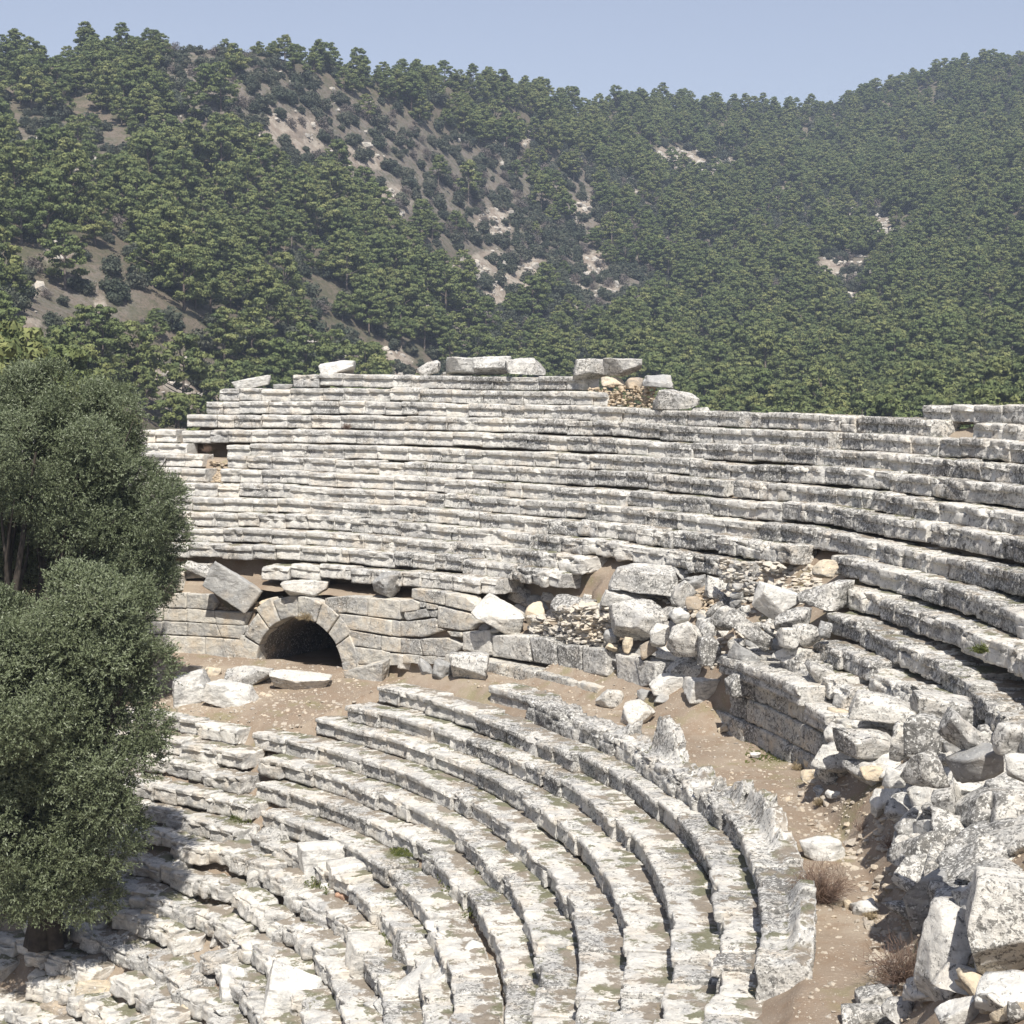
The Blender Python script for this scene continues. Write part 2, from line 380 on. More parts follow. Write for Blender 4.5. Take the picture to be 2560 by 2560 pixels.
def seat_row(name,label,group,R,zt,segs,depth,tier,k,mat,wearf,lens=(.75,1.45),rotten=None,part='seat_block'):
    r0=random.Random(k*13+tier*101)
    root=None
    for hi,lo in segs:
        th=hi
        while th>lo+.5:
            L=r0.uniform(*lens); dth=math.degrees(L/(R+.2))
            t1=max(th-dth,lo)
            if t1-lo<math.degrees(.35/R): t1=lo
            tm=(th+t1)/2; sd=r0.randrange(1000); ws,chaos=wearf(tm,k); ws*=r0.uniform(.6,1.4)
            j=[r0.gauss(0,1) for _ in range(6)]
            drop=r0.random()
            gap=math.degrees((.008+.026*r0.random()+.10*chaos*r0.random())/R)
            dzz=at_angle(SAG,k,tm) if tier else 0.0
            drr=0.0 if tier else at_angle(SHIFT,k,tm)
            if seen(R,tm,zt) and drop>max(0,chaos-.25)*.18:
                prof=seat_profile(depth*(1 if chaos<.4 else r0.uniform(.9,1.25)),lip=(.155 if tier else .125)+.015*j[5],rec=(.095 if tier else .115) if chaos<.5 else r0.choice([.02,.05,.085]),step=.05 if tier else .045)
                if root is None:
                    x,y=pol(R,tm); root=empty(name,(x,y,zt-.44)); tag(root,label,'stone bench' if part=='seat_block' else 'bench',group)
                me,c0=sweep(R,zt+dzz+j[0]*((.013 if tier else .018)+.07*chaos),th-gap/2,t1+gap/2,prof,wear=min(1.3,ws),
                    tilt=j[1]*(.3+8*chaos**1.5),yaw=j[2]*(.3+10*chaos**1.5),roll=j[3]*(.5+8*chaos**1.5),dr=drr+j[4]*((.012 if tier else .028)+.13*chaos**1.5),ds=.05,lump=chaos*.9,seed=sd)
                link(part,me,mat,root,tuple(c0-np.array(root.location)))
            th=t1
    return root
ORD=['topmost','second','third','fourth','fifth','sixth','seventh','eighth','ninth','tenth','eleventh','twelfth','thirteenth','fourteenth','fifteenth','sixteenth','seventeenth','eighteenth','nineteenth']
# upper tier: (from angle, to angle) of every stretch that still stands
USEG={0:[(68.6,49.0)],1:[(73.1,46.7),(25.3,-22)],2:[(73.5,36.6),(36.0,23.5),(21.0,-22)],3:[(74.3,29.5),(28.7,-22)],
4:[(88,74.6),(74.2,-22)],5:[(86,73.4),(70.6,-22)],6:[(86,71.8),(70.0,33.5),(32.6,-22)],7:[(86,71.0),(69.9,16.6),(16.2,-22)],8:[(86,-20)],
9:[(86,24.0),(20.6,-18)],10:[(86,26.6),(19.0,-14)],11:[(86,38.5),(17.3,-10)],12:[(86,39.4),(16.6,2.5)],13:[(70,67.5),(62.8,43.6),(17.5,10.5)]}
UNOTE={0:'short and carrying loose rocks',1:'ending at the rubble patch near the rim',2:'with a notch right of the rubble patch',3:'with a small dark hole on its right',
4:'whose left end bridges a dark hollow',5:'broken by the dark hollow on its left',6:'with a rubble filled break on its left',7:'just above the small jog on the right',8:'running unbroken to the right edge',
9:'broken above the collapsed part',10:'ending in a long clean slab over the cavity',11:'cut off above the tilted pale block',12:'cut off above the dry stone fill',13:'sagging over the tunnel arch'}
def uwear(th,k):
    w=.22+.27*S(48,22,th)+.10*max(0,math.sin(th*2.9+k*1.7))+.05*math.sin(th*1.7+k)
    c=.05+.10*S(10.5,12.5,k)*S(44,52,th)+.15*S(8.5,13,k)*S(50,30,th)+.14*S(14,4,th)*S(8,12,k)+.25*(k==13)+.22*(k==12 and th<48)
    if k>=9 and 22<th<44: w+=.35; c+=.1
    return float(w),float(c)
for k in range(14):
    seat_row('seat_row','%s upper tier seat row, %s'%(ORD[k],UNOTE[k]) if k else 'topmost seat row at the rim of the upper tier, short and carrying loose rocks',
        'seat rows of the upper tier',R0U-k*DRU,Z0U-k*DZU,USEG[k],DRU+(.34 if k<10 else .85),1,k,M_SEAT,uwear,lens=(.62,1.35))
# lower tier
LSEG={0:[(36.4,20.5)],1:[(44.8,-19)],2:[(45.6,-21)],3:[(47.6,-22)],4:[(72,53.2),(51.2,-24)],5:[(74,50.2),(48.4,-24)],6:[(74,48.6),(46.8,-24)],7:[(74,45.6),(43.6,-19)],
8:[(74,44.5),(42.8,-20)],9:[(74,-22)],10:[(76,-24)],11:[(76,-26)],12:[(78,-28)],13:[(78,-30)],14:[(80,-30)],15:[(80,-30)],16:[(80,-30)],17:[(80,-30)],18:[(80,-30)]}
LNOTE=['outermost lower tier row, lumpy blocks beside the walkway','second lower tier row from the walkway, of long clean slabs','third lower tier row in from the walkway',
'fourth lower tier row, starting beside the dirt landing','fifth lower tier row, split by the broken stair below the landing','sixth row of the lower tier, just below the landing rows',
'seventh row of the lower tier, its left end in tree shade','eighth row of the lower tier, mossy above the big white boulder','ninth row of the lower tier, half buried left of the white boulder',
'tenth row of the lower tier, broken by the white boulder','eleventh row of the lower tier, of tilted broken blocks','twelfth row of the lower tier, below the orange stone',
'thirteenth row of the lower tier, of heavily worn blocks','fourteenth row of the lower tier, behind the olive trunk','fifteenth row of the lower tier, reaching the olive trunk',
'sixteenth row of the lower tier of long mossy slabs, lower left','seventeenth row of the lower tier, near the bottom left corner','eighteenth row of the lower tier, crossing the bottom left corner','nineteenth row, lowest one showing in the bottom left corner']
def lwear(th,k):
    w=.30+.16*S(2,8,k)+.1*math.sin(th*.9+k*2)
    c=.04+.08*S(4,7,k)+.50*S(6.8,9.5,k)*S(18,32,th)+.30*S(8,12,k)+.30*S(-6,-14,th)+.2*S(46,52,th)*S(4,7,k)
    return float(w+.35*c),float(min(c,.62))
for k in range(19):
    if k==0: continue
    seat_row('seat_row',LNOTE[k],'seat rows of the lower tier',R0L-k*DRL,-k*DZ,LSEG[k],DRL+.2,0,k,M_SEAT,lwear,lens=(.65,1.5) if k<8 else (.5,1.15))
# outermost lower row: chair-backed bench with tall, weather-eaten backs
def back_top(height,seed,phase):
    def f(s,u):
        rise=S(.40,.62,u)
        bump=.5+.4*np.sin(s*2.3+phase)+.5*noise(np.stack([s*2.1+seed+u*0,u*0,u*0],-1),1.0,seed)
        return rise*height*np.clip(bump,.15,.95)
    return f
def bench0():
    root=None
    segs=[(36.4,31.6,0.0,.5),(31.4,28.2,.10,1.0),(28.0,24.6,.08,1.0),(24.4,22.6,.10,.8),(22.4,20.8,.55,1.1),(20.6,17.6,.18,.9),(17.4,15.2,.80,1.1),(15.0,12.0,.45,.9),(11.8,9.2,.75,.9),(9.0,6.0,.5,1.0),(5.8,3.1,.62,.9),(2.9,.2,.45,.8),(0,-2.8,.42,.7),(-2.95,-5.4,.28,.8),(-5.5,-8.1,.55,.7),(-8.2,-11,.3,.8),(-11.1,-13.6,.45,.8)]
    for i,(a,b,h,wr) in enumerate(segs):
        p=[(.82,-.01,.6,0),(.70,0,.8,0),(.45,0,.3,0),(.05,0,.8,0),(.012,-.012,1,0),(0,-.035,1,0),(.0,-.16,1,0),(.03,-.19,.7,0),(.09,-.22,.2,1),(.09,-.42,.2,1),(.12,-.62,.2,.6),(.82,-.62,.3,0)]
        prof=resample(p,.045)
        if root is None:
            x,y=pol(R0L,12); root=empty('backed_bench',(x,y,-.44)); tag(root,'eroded stone bench with tall jagged backs along the walkway edge','stone bench')
        tm=(a+b)/2
        me,c0=sweep(R0L,0+(.03 if h else 0),a,b,prof,wear=.35+.45*(wr>.8),dr=at_angle(SHIFT,0,tm),ds=.045,seed=i*31+3,lump=.25*(wr>.75),top=back_top(h,i,i*1.3) if h else None,tilt=random.gauss(0,.6),yaw=random.gauss(0,.5))
        link('bench_block',me,M_LICH if 20<tm<31 else M_SEAT,root,tuple(c0-np.array(root.location)))
bench0()
# ------------------------------------------------------------------ image crops used while measuring the stones: (x0, y0, scale)
CR={'P1':(300,880,2.76),'P2':(900,880,2.76),'P3':(1500,980,3.45),'P4':(2000,980,3.45),'Q1':(380,1660,3.22),'Q2':(900,1660,3.22),'Q3':(1450,1660,3.22),
'Q4':(900,1960,3.22),'Q5':(1450,1960,3.22),'Q6':(0,1960,3.22),'Q7':(450,1960,3.22),'S1':(1960,1360,3.22),'S2':(1960,1960,3.22),'S3':(1400,1360,3.22),
'S4':(1000,1360,3.864),'S5':(350,1360,2.972),'T2':(1280,850,1.509)}
def cp(c,x,y): a=CR[c]; return a[0]+x/a[2],a[1]+y/a[2]

# ------------------------------------------------------------------ podium wall with the vaulted tunnel
def wall_piece(poly,R,depth,seed,mat,parent,name='wall_block',proud=0.0,wear=.3):
    """poly: (arc length, height) corners on the cylinder of radius R"""
    P=np.array(poly,float); pts=[]
    for a_,b_ in zip(P,np.roll(P,-1,0)):
        n=max(1,int(np.hypot(*(b_-a_))/.055)); pts+= [a_+(b_-a_)*k/n for k in range(n)]
    P=np.array(pts); c=P.mean(0)
    P=c+(P-c)*(1-.008/np.maximum(np.hypot(*(P-c).T),.1))[:,None]
    jit=noise(np.concatenate([P,np.full((len(P),1),seed*1.7)],1),5.0,seed)*.012
    rings=[(1,depth),(1,depth*.5),(1,.06),(.992,.022),(.965,.004),(.90,0),(.75,0),(.55,0),(.35,0),(.15,0)]
    V=[];m=len(P)
    for k,dp in rings:
        Q=c+(P-c)*(k+(jit/ .5)[:,None]*0)
        th=Q[:,0]/R
        Q3=np.stack([th,Q[:,1],np.full(m,dp)],-1)
        n1=fbm(np.stack([Q[:,0],Q[:,1],np.full(m,seed*2.3)],-1),1.8,2,3); n2=fbm(np.stack([Q[:,0],Q[:,1],np.full(m,seed*1.3)],-1),7,3,5)
        if dp<.03: Q3[:,2]+=-(.020*n1+.016*n2)*(1+wear)-proud+.03*wear*(k>.9)*np.clip(n2,0,1)*2
        r=R+Q3[:,2]; Q3=np.stack([CX+r*np.cos(th),CY+r*np.sin(th),Q[:,1]+(jit if k>.9 else 0)],-1)
        V.append(Q3)
    V=np.array(V); tm=c[0]/R; c0=np.array([CX+R*math.cos(tm),CY+R*math.sin(tm),c[1]])
    nr_=len(rings); ii=np.arange(nr_*m).reshape(nr_,m); jn=np.roll(np.arange(m),-1)
    q=np.stack([ii[:-1],ii[:-1][:,jn],ii[1:][:,jn],ii[1:]],-1).reshape(-1,4)
    verts=(V-c0).reshape(-1,3)
    caps=[ii[-1]]; me=make_mesh(name,verts,[q,np.array(caps)])
    # make normals face the centre of the theatre
    f=me.polygons[len(me.polygons)-1]; 
    if f.normal.x*math.cos(tm)+f.normal.y*math.sin(tm)>0: me.flip_normals()
    return link(name,me,mat,parent,tuple(c0-np.array(parent.location)))
def pix_poly(crop,pts,R):
    out=[]
    for x,y in pts:
        p,_=spot(*cp(crop,x,y),R=R); out.append((math.atan2(p[1]-CY,p[0]-CX)*R,p[2]))
    return out
RW=27.2
wx,wy=pol(RW,TUN_C)
wall=empty('podium_wall',(wx,wy,-1.1)); tag(wall,'cut stone podium wall with the round arched tunnel mouth','wall')
WB=[('S5',[(170,476),(345,480),(345,578),(170,572)]),('S5',[(345,480),(552,497),(562,594),(345,578)]),('S5',[(552,497),(812,508),(790,560),(772,606),(562,594)]),
('S5',[(165,574),(345,580),(350,681),(165,672)]),('S5',[(345,580),(565,596),(602,692),(350,682)]),('S5',[(565,597),(778,608),(785,650),(742,706),(602,693)]),
('S5',[(165,676),(350,684),(480,690),(480,860),(165,850)]),('S5',[(480,691),(612,700),(616,930),(480,900)]),('S5',[(613,701),(738,708),(724,940),(616,930)]),
('S5',[(110,370),(345,362),(345,478),(110,475)]),('S5',[(0,372),(108,371),(108,474),(0,474)]),('S5',[(346,368),(520,374),(565,440),(545,494),(346,479)]),
('S5',[(0,215),(150,211),(165,360),(0,368)]),('S5',[(0,476),(168,476),(165,572),(0,570)]),('S5',[(0,574),(164,573),(164,674),(0,672)]),('S5',[(0,676),(164,676),(164,830),(0,820)]),
('S5',[(1375,402),(1530,386),(1530,511),(1455,514),(1372,446)]),('S5',[(1530,386),(1690,396),(1682,537),(1531,512)]),('S5',[(1691,397),(1932,418),(1932,562),(1684,538)]),
('S5',[(1470,517),(1680,540),(1869,566),(1869,682),(1532,632)]),('S5',[(1870,566),(1932,574),(1932,692),(1870,683)]),
('S5',[(1530,635),(1784,681),(1784,787),(1572,756)]),('S5',[(1785,682),(1932,698),(1932,812),(1786,789)]),
('S5',[(1568,760),(1800,791),(1852,806),(1842,872),(1762,906),(1622,892),(1500,902),(1484,830)]),('S5',[(1516,906),(1622,894),(1800,902),(1740,985),(1512,1058)]),('S5',[(1846,810),(1932,815),(1932,905),(1770,905),(1844,872)]),
('S4',[(0,545),(120,532),(188,560),(172,640),(0,662)]),('S4',[(38,655),(258,622),(280,700),(60,745),(30,700)]),('S4',[(190,556),(242,566),(242,616),(186,612)]),('S4',[(245,570),(358,592),(352,636),(250,630)]),
('S4',[(262,640),(350,645),(350,712),(290,706)]),('S4',[(105,430),(420,462),(428,592),(190,552),(105,522)]),('S4',[(429,472),(640,512),(726,592),(702,656),(431,597)]),
('S4',[(365,602),(560,640),(740,692),(746,762),(682,832),(600,842),(358,802)]),('S4',[(0,752),(80,748),(340,716),(355,790),(430,832),(210,905),(0,892)]),('S4',[(450,842),(598,852),(598,902),(490,892)]),
('S4',[(0,908),(185,922),(210,1078),(0,1056)]),('S4',[(190,915),(460,905),(600,972),(580,1022),(440,1092),(220,1080)]),('S4',[(0,1060),(210,1080),(440,1094),(420,1170),(0,1150)])]
for i,(c,p) in enumerate(WB): wall_piece(pix_poly(c,p,RW),RW,.5,i,M_WALL,wall,wear=.3+.3*(c=='S4'),proud=random.uniform(-.015,.02))
for i,(c,p) in enumerate([('S4',[(604,852),(870,832),(882,1078),(606,1022)]),('S4',[(888,882),(1240,882),(1262,1140),(886,1086)]),('S4',[(1246,902),(1400,906),(1502,986),(1512,1186),(1290,1142)]),
 ('S4',[(1510,976),(1740,986),(1758,1232),(1520,1190)]),('S4',[(1764,1002),(1990,1010),(2010,1280),(1776,1246)]),('S3',[(436,882),(600,912),(642,1156),(446,1092)]),('S3',[(602,918),(760,962),(770,1120),(644,1160)])]):
    wall_piece(pix_poly(c,p,26.9),26.9,.55,60+i,M_ROCK,wall,'parapet_block',wear=.9,proud=random.uniform(-.02,.04))
# the arch ring
ARCR,AZC=1.70,-1.22
cuts=[0,24,47,64,88,112,130,146,165,180]
for i,(a0,a1) in enumerate(zip(cuts[:-1],cuts[1:])):
    ro=ARCR+random.Random(i).uniform(.62,.80); ri=ARCR
    pts=[]
    for t in np.linspace(a0+.3,a1-.3,6): pts.append((TUN_C*math.pi/180*RW+ri*math.cos(math.radians(t)),AZC+ri*math.sin(math.radians(t))))
    for t in np.linspace(a1-.3,a0+.3,5): pts.append((TUN_C*math.pi/180*RW+ro*math.cos(math.radians(t)),AZC+ro*math.sin(math.radians(t))))
    wall_piece(pts,RW,.6,100+i,M_WALL,wall,'voussoir',proud=.012+.012*(i%3),wear=.4)
# the barrel vault and its floor
M_VAULT_SHADE=stone_mat('shade_dark_vault_stone',light=(.17,.155,.13),grey=(.09,.085,.08),dirt=0,moss=0,grad=0)  # stone colour darkened to stand in for the shade inside the tunnel
tc=math.radians(TUN_C); er=np.array([math.cos(tc),math.sin(tc),0]); et=np.array([-math.sin(tc),math.cos(tc),0])
vs=[];na,nl=25,16
for l in np.linspace(RW+.25,RW+9.5,nl):
    for t in np.linspace(-.12,math.pi+.12,na):
        rr=ARCR+.03+.012*math.sin(l*9+int(t*5)); base=np.array([CX,CY,AZC])+er*l
        vs.append(base+et*rr*math.cos(t)+np.array([0,0,rr*math.sin(t)]))
ii=np.arange(nl*na).reshape(nl,na); q=np.stack([ii[:-1,:-1],ii[1:,:-1],ii[1:,1:],ii[:-1,1:]],-1).reshape(-1,4)
link('vault',make_mesh('vault',np.array(vs)-np.array(wall.location),[q,ii[-1][None]]),M_VAULT_SHADE,wall)
fl=[np.array([CX,CY,AZC+.08])+er*l+et*s for l in (RW-.3,RW+9.6) for s in (-1.8,1.8)]
link('tunnel_floor',make_mesh('tunnel_floor',np.array(fl)-np.array(wall.location),np.array([[0,1,3,2]])),M_GROUND,wall)
# low bench course at the foot of the wall
x_,y_=pol(26.45,40); curb=empty('stone_curb',(x_,y_,-.3)); tag(curb,'low smooth stone curb at the foot of the podium wall, right of the tunnel','curb')
th=45.2
while th>31.5:
    t1=th-math.degrees(random.uniform(1.2,1.9)/26.5)
    me,c0=sweep(26.42,.13+.004*(45-th),th-.03,max(t1,31)+.03,box_profile(.75,.5),wear=.15,ds=.06,seed=int(th*7),recmask=False)
    link('curb_block',me,M_WALL,curb,tuple(c0-np.array(curb.location))); th=t1
# right hand stretch of the podium wall, three courses and capping slabs
x_,y_=pol(RW,16); rw=empty('retaining_wall',(x_,y_,-.3)); tag(rw,'shaded three course stone retaining wall on the right side of the walkway','wall')
for ci,(zt,h,a,b) in enumerate([(.28,.52,24.6,6.5),(.80,.52,21.0,7.0),(1.28,.48,20.4,8.5)]):
    th=a
    while th>b:
        t1=th-math.degrees(random.uniform(.7,1.25)/RW)
        me,c0=sweep(RW,zt,th-.02,t1+.02,box_profile(.6,h-.006),wear=.22,dr=random.gauss(0,.012)+(.02*ci),ds=.06,seed=int(th*11)+ci,recmask=False)
        link('wall_block',me,M_WALL,rw,tuple(c0-np.array(rw.location))); th=t1
for a,b,zt,R_f,dep in [(21.2,17.1,1.66,26.93,1.25),(17.0,12.6,1.66,26.93,1.25),(12.4,9.8,1.33,27.05,1.0)]:
    me,c0=sweep(R_f,zt,a,b,seat_profile(dep,h=.40,lip=.2,rec=.10),wear=.3,ds=.06,seed=int(a*3),tilt=.6)
    link('capping_slab',me,M_ROCK,rw,tuple(c0-np.array(rw.location)))

# ------------------------------------------------------------------ loose stones
_cube={}
def cube_grid(n):
    if n in _cube: return _cube[n]
    t=np.linspace(-1,1,n+1); t=np.tan(t*math.pi/4*.92)/math.tan(math.pi/4*.92)
    V=[];Fs=[];o=0
    for ax in range(3):
        for sg in (-1,1):
            a_,b_=np.meshgrid(t,t,indexing='ij'); p=np.zeros((n+1,n+1,3)); p[...,ax]=sg; p[...,(ax+1)%3]=a_; p[...,(ax+2)%3]=b_
            ii=np.arange((n+1)**2).reshape(n+1,n+1)+o; f=np.stack([ii[:-1,:-1],ii[1:,:-1],ii[1:,1:],ii[:-1,1:]],-1).reshape(-1,4)
            if sg<0: f=f[:,::-1]
            V.append(p.reshape(-1,3)); Fs.append(f); o+=(n+1)**2
    V=np.concatenate(V); Fs=np.concatenate(Fs)
    key=np.round(V*1e5).astype(np.int64); u,ix,inv=np.unique(key,axis=0,return_index=True,return_inverse=True)
    _cube[n]=(V[ix],inv.reshape(-1)[Fs]); return _cube[n]
def rock_mesh(w,d,h,seed,rnd=.4,cuts=6,rough=1.0,n=None,bed=0.0):
    r=np.random.default_rng(seed+5)
    n=n or int(np.clip(max(w,h,d)/.055,7,30))
    C,Fq=cube_grid(n)
    Sx=C/np.linalg.norm(C,axis=1)[:,None]
    rn=(C*(1-rnd)+Sx*rnd*1.15)
    # taper
    tx,ty=r.uniform(-.18,.18,2); rn=rn*np.stack([1+tx*rn[:,2],1+ty*rn[:,2],1+0*rn[:,2]],-1)
    for _ in range(cuts):
        nn=r.normal(size=3); nn/=np.linalg.norm(nn); o=r.uniform(.60,.95)
        dd=rn@nn-o; rn=rn-nn*np.maximum(dd,0)[:,None]*.92
    P=rn*np.array([w,d,h])/2
    N=Sx
    off=r.uniform(0,90,3); sz=(w*d*h)**(1/3)
    P=P+N*((fbm(P+off,1.3/max(sz,.25),2,1)*.055*sz+fbm(P+off,4.2,3,2)*.024+noise(P+off,13,3)*.013+ (np.clip(noise(P+off,7.5,8),.35,1)-.35)*-.07)*rough)[:,None]
    if bed: P[:,:]+=N*(np.sin(P[:,2:3]*26+fbm(P+off,1.5,2,4)[:,None]*5)*bed)
    return make_mesh('rock',P,Fq)
STONES=[]
def stone(crop,x,y,wp,hp,label,cat='rock',rot=0,kind='r',mat=None,R=None,dep=None,yaw=None,pitch=0,name=None,group=None,rough=1.0,fwd=0.0):
    px,py=cp(crop,x,y); s=CR[crop][2]; wp,hp=wp/s,hp/s
    sd=int(px*7+py*13)%9973; rr=random.Random(sd)
    if R is None: _,t=spot(px,py+hp*.42)
    else: _,t=spot(px,py,R=R)
    t-=fwd
    w_=wp*t/F_PX; h_=hp*t/F_PX; ar=abs(math.radians(rot))
    if ar>.15:   # un-rotate the bounding size
        k=1-.27*math.sin(2*ar); w_*=k; h_*=k
    D=dep if dep else min(w_,h_*1.5)*.9
    c=np.array([0,0,CAMH])+pixdir(px,py)*(t+D*.38)
    pr={'r':dict(rnd=.22,cuts=11),'b':dict(rnd=.13,cuts=4,rough=.8*rough),'s':dict(rnd=.10,cuts=3,rough=.55*rough),'c':dict(rnd=.42,cuts=10)}[kind]
    me=rock_mesh(w_*1.04,D,h_*.98,sd,**pr)
    nm=name or ('rock' if kind in 'rc' else 'stone_block')
    o=link(nm,me,mat or M_ROCK); o.location=tuple(c)
    yw=yaw if yaw is not None else rr.uniform(-22,22)
    o.rotation_euler=(Matrix.Rotation(R_(rot),3,'Y')@Matrix.Rotation(R_(pitch),3,'X')@Matrix.Rotation(R_(yw),3,'Z')).to_euler()
    tag(o,label,cat,group); STONES.append(o); return o
W_,G_,L_,C_,B_,K_=M_WHITE,M_GREY,M_LICH,M_CREAM,M_BROWN,M_ROCK
# on the rim
stone('P1',915,214,275,78,'long pale slab lying tilted on the left end of the rim','stone slab',-12,'s',W_,R=34.6,yaw=5)
stone('P1',1497,106,232,98,'bright white boulder standing alone on the topmost row, left part','boulder',0,'b',W_,R=35.0,yaw=0)
stone('P1',1125,240,130,36,'small flat grey slab behind the long tilted rim slab','stone slab',0,'s',G_,R=35.2,yaw=0)
stone('P2',478,114,250,105,'leaning wedge shaped rock at the left of the rim boulders','rock',-16,'r',K_,R=35.0)
stone('P2',705,100,215,125,'rounded boulder on the rim, first of the touching three','boulder',0,'b',W_,R=35.0,yaw=4)
stone('P2',915,98,250,132,'rounded boulder on the rim, middle of the touching three','boulder',-3,'b',W_,R=35.0,yaw=-4)
stone('P2',1150,104,275,124,'rounded boulder on the rim, last of the touching three','boulder',0,'b',K_,R=35.0,yaw=3)
stone('P2',1585,118,208,142,'big capping boulder perched over yellow rubble, left one of two','boulder',0,'b',K_,R=34.6,yaw=0)
stone('P2',1812,106,252,122,'big capping boulder perched over yellow rubble, right one of two','boulder',0,'b',K_,R=34.6,yaw=0)
stone('P2',1740,208,160,80,'cream stone wedged beneath the two perched rim boulders','rock',0,'r',C_,R=34.5)
stone('T2',465,160,66,46,'small brownish stone between rim rubble and dark grey rock','rock',0,'r',B_,R=34.4)
stone('T2',552,160,116,60,'dark grey angular rock at the right end of the perched boulders','rock',0,'r',G_,R=34.3)
stone('T2',616,224,158,78,'pale block below the dark grey rock on the rim','stone block',0,'b',K_,R=33.9)
stone('T2',712,262,60,20,'thin flat slab right of the pale rim block','stone slab',0,'s',K_,R=33.9)
# above and beside the tunnel
stone('S5',440,178,235,105,'sagging seat block sloping down above the shaded wall','stone block',24,'b',K_,R=27.5,dep=.6,yaw=0)
stone('S5',250,284,170,158,'dark squared block on top of the shaded wall, left of the tunnel','stone block',0,'b',M_WALL,R=27.2,dep=.6,yaw=0)
stone('S5',682,322,520,285,'large smooth grey slab tilted diagonally over the wall left of the arch','stone slab',33,'s',G_,R=26.9,dep=.45,yaw=0)
stone('S5',1225,330,326,132,'rounded stone block with a groove resting above the arch crown','stone block',2,'b',K_,R=27.25,dep=.6,yaw=0)
stone('S5',1830,312,212,196,'faceted grey rock on the wall top right of the arch','rock',0,'r',G_,R=27.25)
stone('S5',940,435,120,60,'small tan rubble lump in the corner above the arch','rock',-20,'c',C_,R=27.4)
stone('S4',970,688,600,350,'big tilted pale block leaning on the parapet stones','stone block',30,'b',K_,R=26.9,dep=.8,yaw=0)
stone('S4',1305,662,205,215,'honey coloured rock wedged right of the big tilted block','rock',0,'r',C_,R=27.3)
stone('S4',1625,622,470,250,'broad grey block above the dry stone infill','stone block',6,'r',K_,R=27.4,dep=.7)
stone('S4',815,812,110,90,'small light stone under the left corner of the tilted block','rock',0,'c',G_,R=27.0)
stone('S4',920,838,88,56,'tiny grey stone beneath the tilted block','rock',0,'c',G_,R=26.9)
stone('S4',110,1140,230,150,'long dark stone at the foot of the wall beside the landing','rock',8,'b',K_)
stone('S4',250,1215,220,190,'dark twisted rock overhanging a shadow beside the landing','rock',30,'r',G_)
stone('S4',400,1215,230,230,'dull grey boulder in the middle of the landing cluster','boulder',0,'r',G_)
stone('S4',670,1200,335,290,'lumpy lichen spotted block closing the left end of the curb','stone block',0,'b',K_)
stone('S5',1690,968,360,170,'pale slab sloping at the right foot of the arch','stone slab',-16,'b',M_WALL,R=26.6,dep=.6)
# collapsed part of the wall
stone('S3',690,272,500,240,'dark lichen covered slab hanging above the collapse','stone slab',7,'b',L_,R=28.0,dep=1.0,yaw=0)
stone('S3',555,440,420,125,'short seat slab above the round lichen boulder','stone slab',2,'b',K_,R=27.7,dep=.7,yaw=0)
stone('S3',640,612,390,365,'large round boulder furred with grey lichen','boulder',0,'r',L_,R=27.2)
stone('S3',950,565,165,135,'brilliant white rock in the middle of the collapse','rock',0,'c',W_,R=27.0)
stone('S3',985,400,200,270,'pale slab leaning steeply beside the orange rubble','stone slab',48,'b',K_,R=27.9,dep=.6)
stone('S3',1080,482,125,120,'small brown rock under the leaning pale slab','rock',0,'c',B_,R=27.5)
stone('S3',985,750,300,310,'blocky grey boulder below the brilliant white rock','boulder',-8,'r',L_,R=26.9)
stone('S3',805,735,150,240,'narrow grey boulder between two larger lichen boulders','boulder',0,'r',L_,R=27.0)
stone('S3',1172,682,135,150,'small block wedged in the dark gap of the collapse','rock',0,'r',K_,R=27.1)
stone('S3',1215,862,180,245,'upright rounded boulder over the white walkway block','boulder',0,'r',L_,R=26.9)
stone('S3',1295,600,190,205,'roundish grey rock left of the long fallen lintel','rock',0,'r',K_,R=27.6)
stone('S3',1545,712,620,170,'long fallen lintel stone lying diagonally, crusted with lichen','fallen lintel',36,'b',L_,R=27.3,dep=.7)
stone('S3',1745,480,420,320,'large bright grey slab tilted towards the viewer in the collapse','stone slab',18,'s',W_,R=27.8,dep=.5)
stone('S3',1490,910,330,190,'smooth shaded stone under the long fallen lintel','rock',30,'b',G_,R=27.2)
stone('S3',1850,740,260,200,'rough rock below the bright tilted slab','rock',10,'r',L_,R=27.5)
stone('S3',1050,985,270,185,'speckled block at the foot of the collapse','stone block',0,'b',K_)
stone('S3',845,990,240,185,'dark lichen block joining the end of the parapet','rock',0,'r',L_)
stone('S3',1395,965,345,270,'pale block leaning up to the right at the foot of the collapse','stone block',-38,'b',K_,dep=.7)
stone('S3',1450,1130,205,190,'squared block at the left end of the shaded retaining wall','stone block',0,'b',K_,R=27.0)
stone('S3',905,1132,350,160,'white slab, left half of the broken pair on the walkway','stone block',2,'b',W_)
stone('S3',1145,1172,262,212,'white slab, right half of the broken pair on the walkway','stone block',0,'b',W_)
stone('S3',678,1210,112,108,'small grey stone left of the white walkway pair','rock',0,'c',G_)
stone('S3',815,1250,112,104,'small round stone under the white walkway pair','rock',0,'c',G_)
stone('S3',400,1252,215,172,'rounded lichen boulder between the curb and the lower seats','boulder',0,'c',K_)
stone('S3',632,1362,305,225,'rough lichen boulder at the inner edge of the walkway','boulder',-10,'r',L_)
stone('S3',1432,348,78,60,'topmost of the little stacked stones under the clean slab','rock',0,'c',G_,R=27.9)
stone('S3',1420,408,104,62,'second of the little stacked stones under the clean slab','rock',0,'c',G_,R=27.9)
stone('S3',1410,486,92,80,'third of the little stacked stones under the clean slab','rock',0,'c',G_,R=27.9)
stone('S3',1492,522,82,60,'flat pale stone right of the little stack','rock',0,'c',K_,R=27.8)
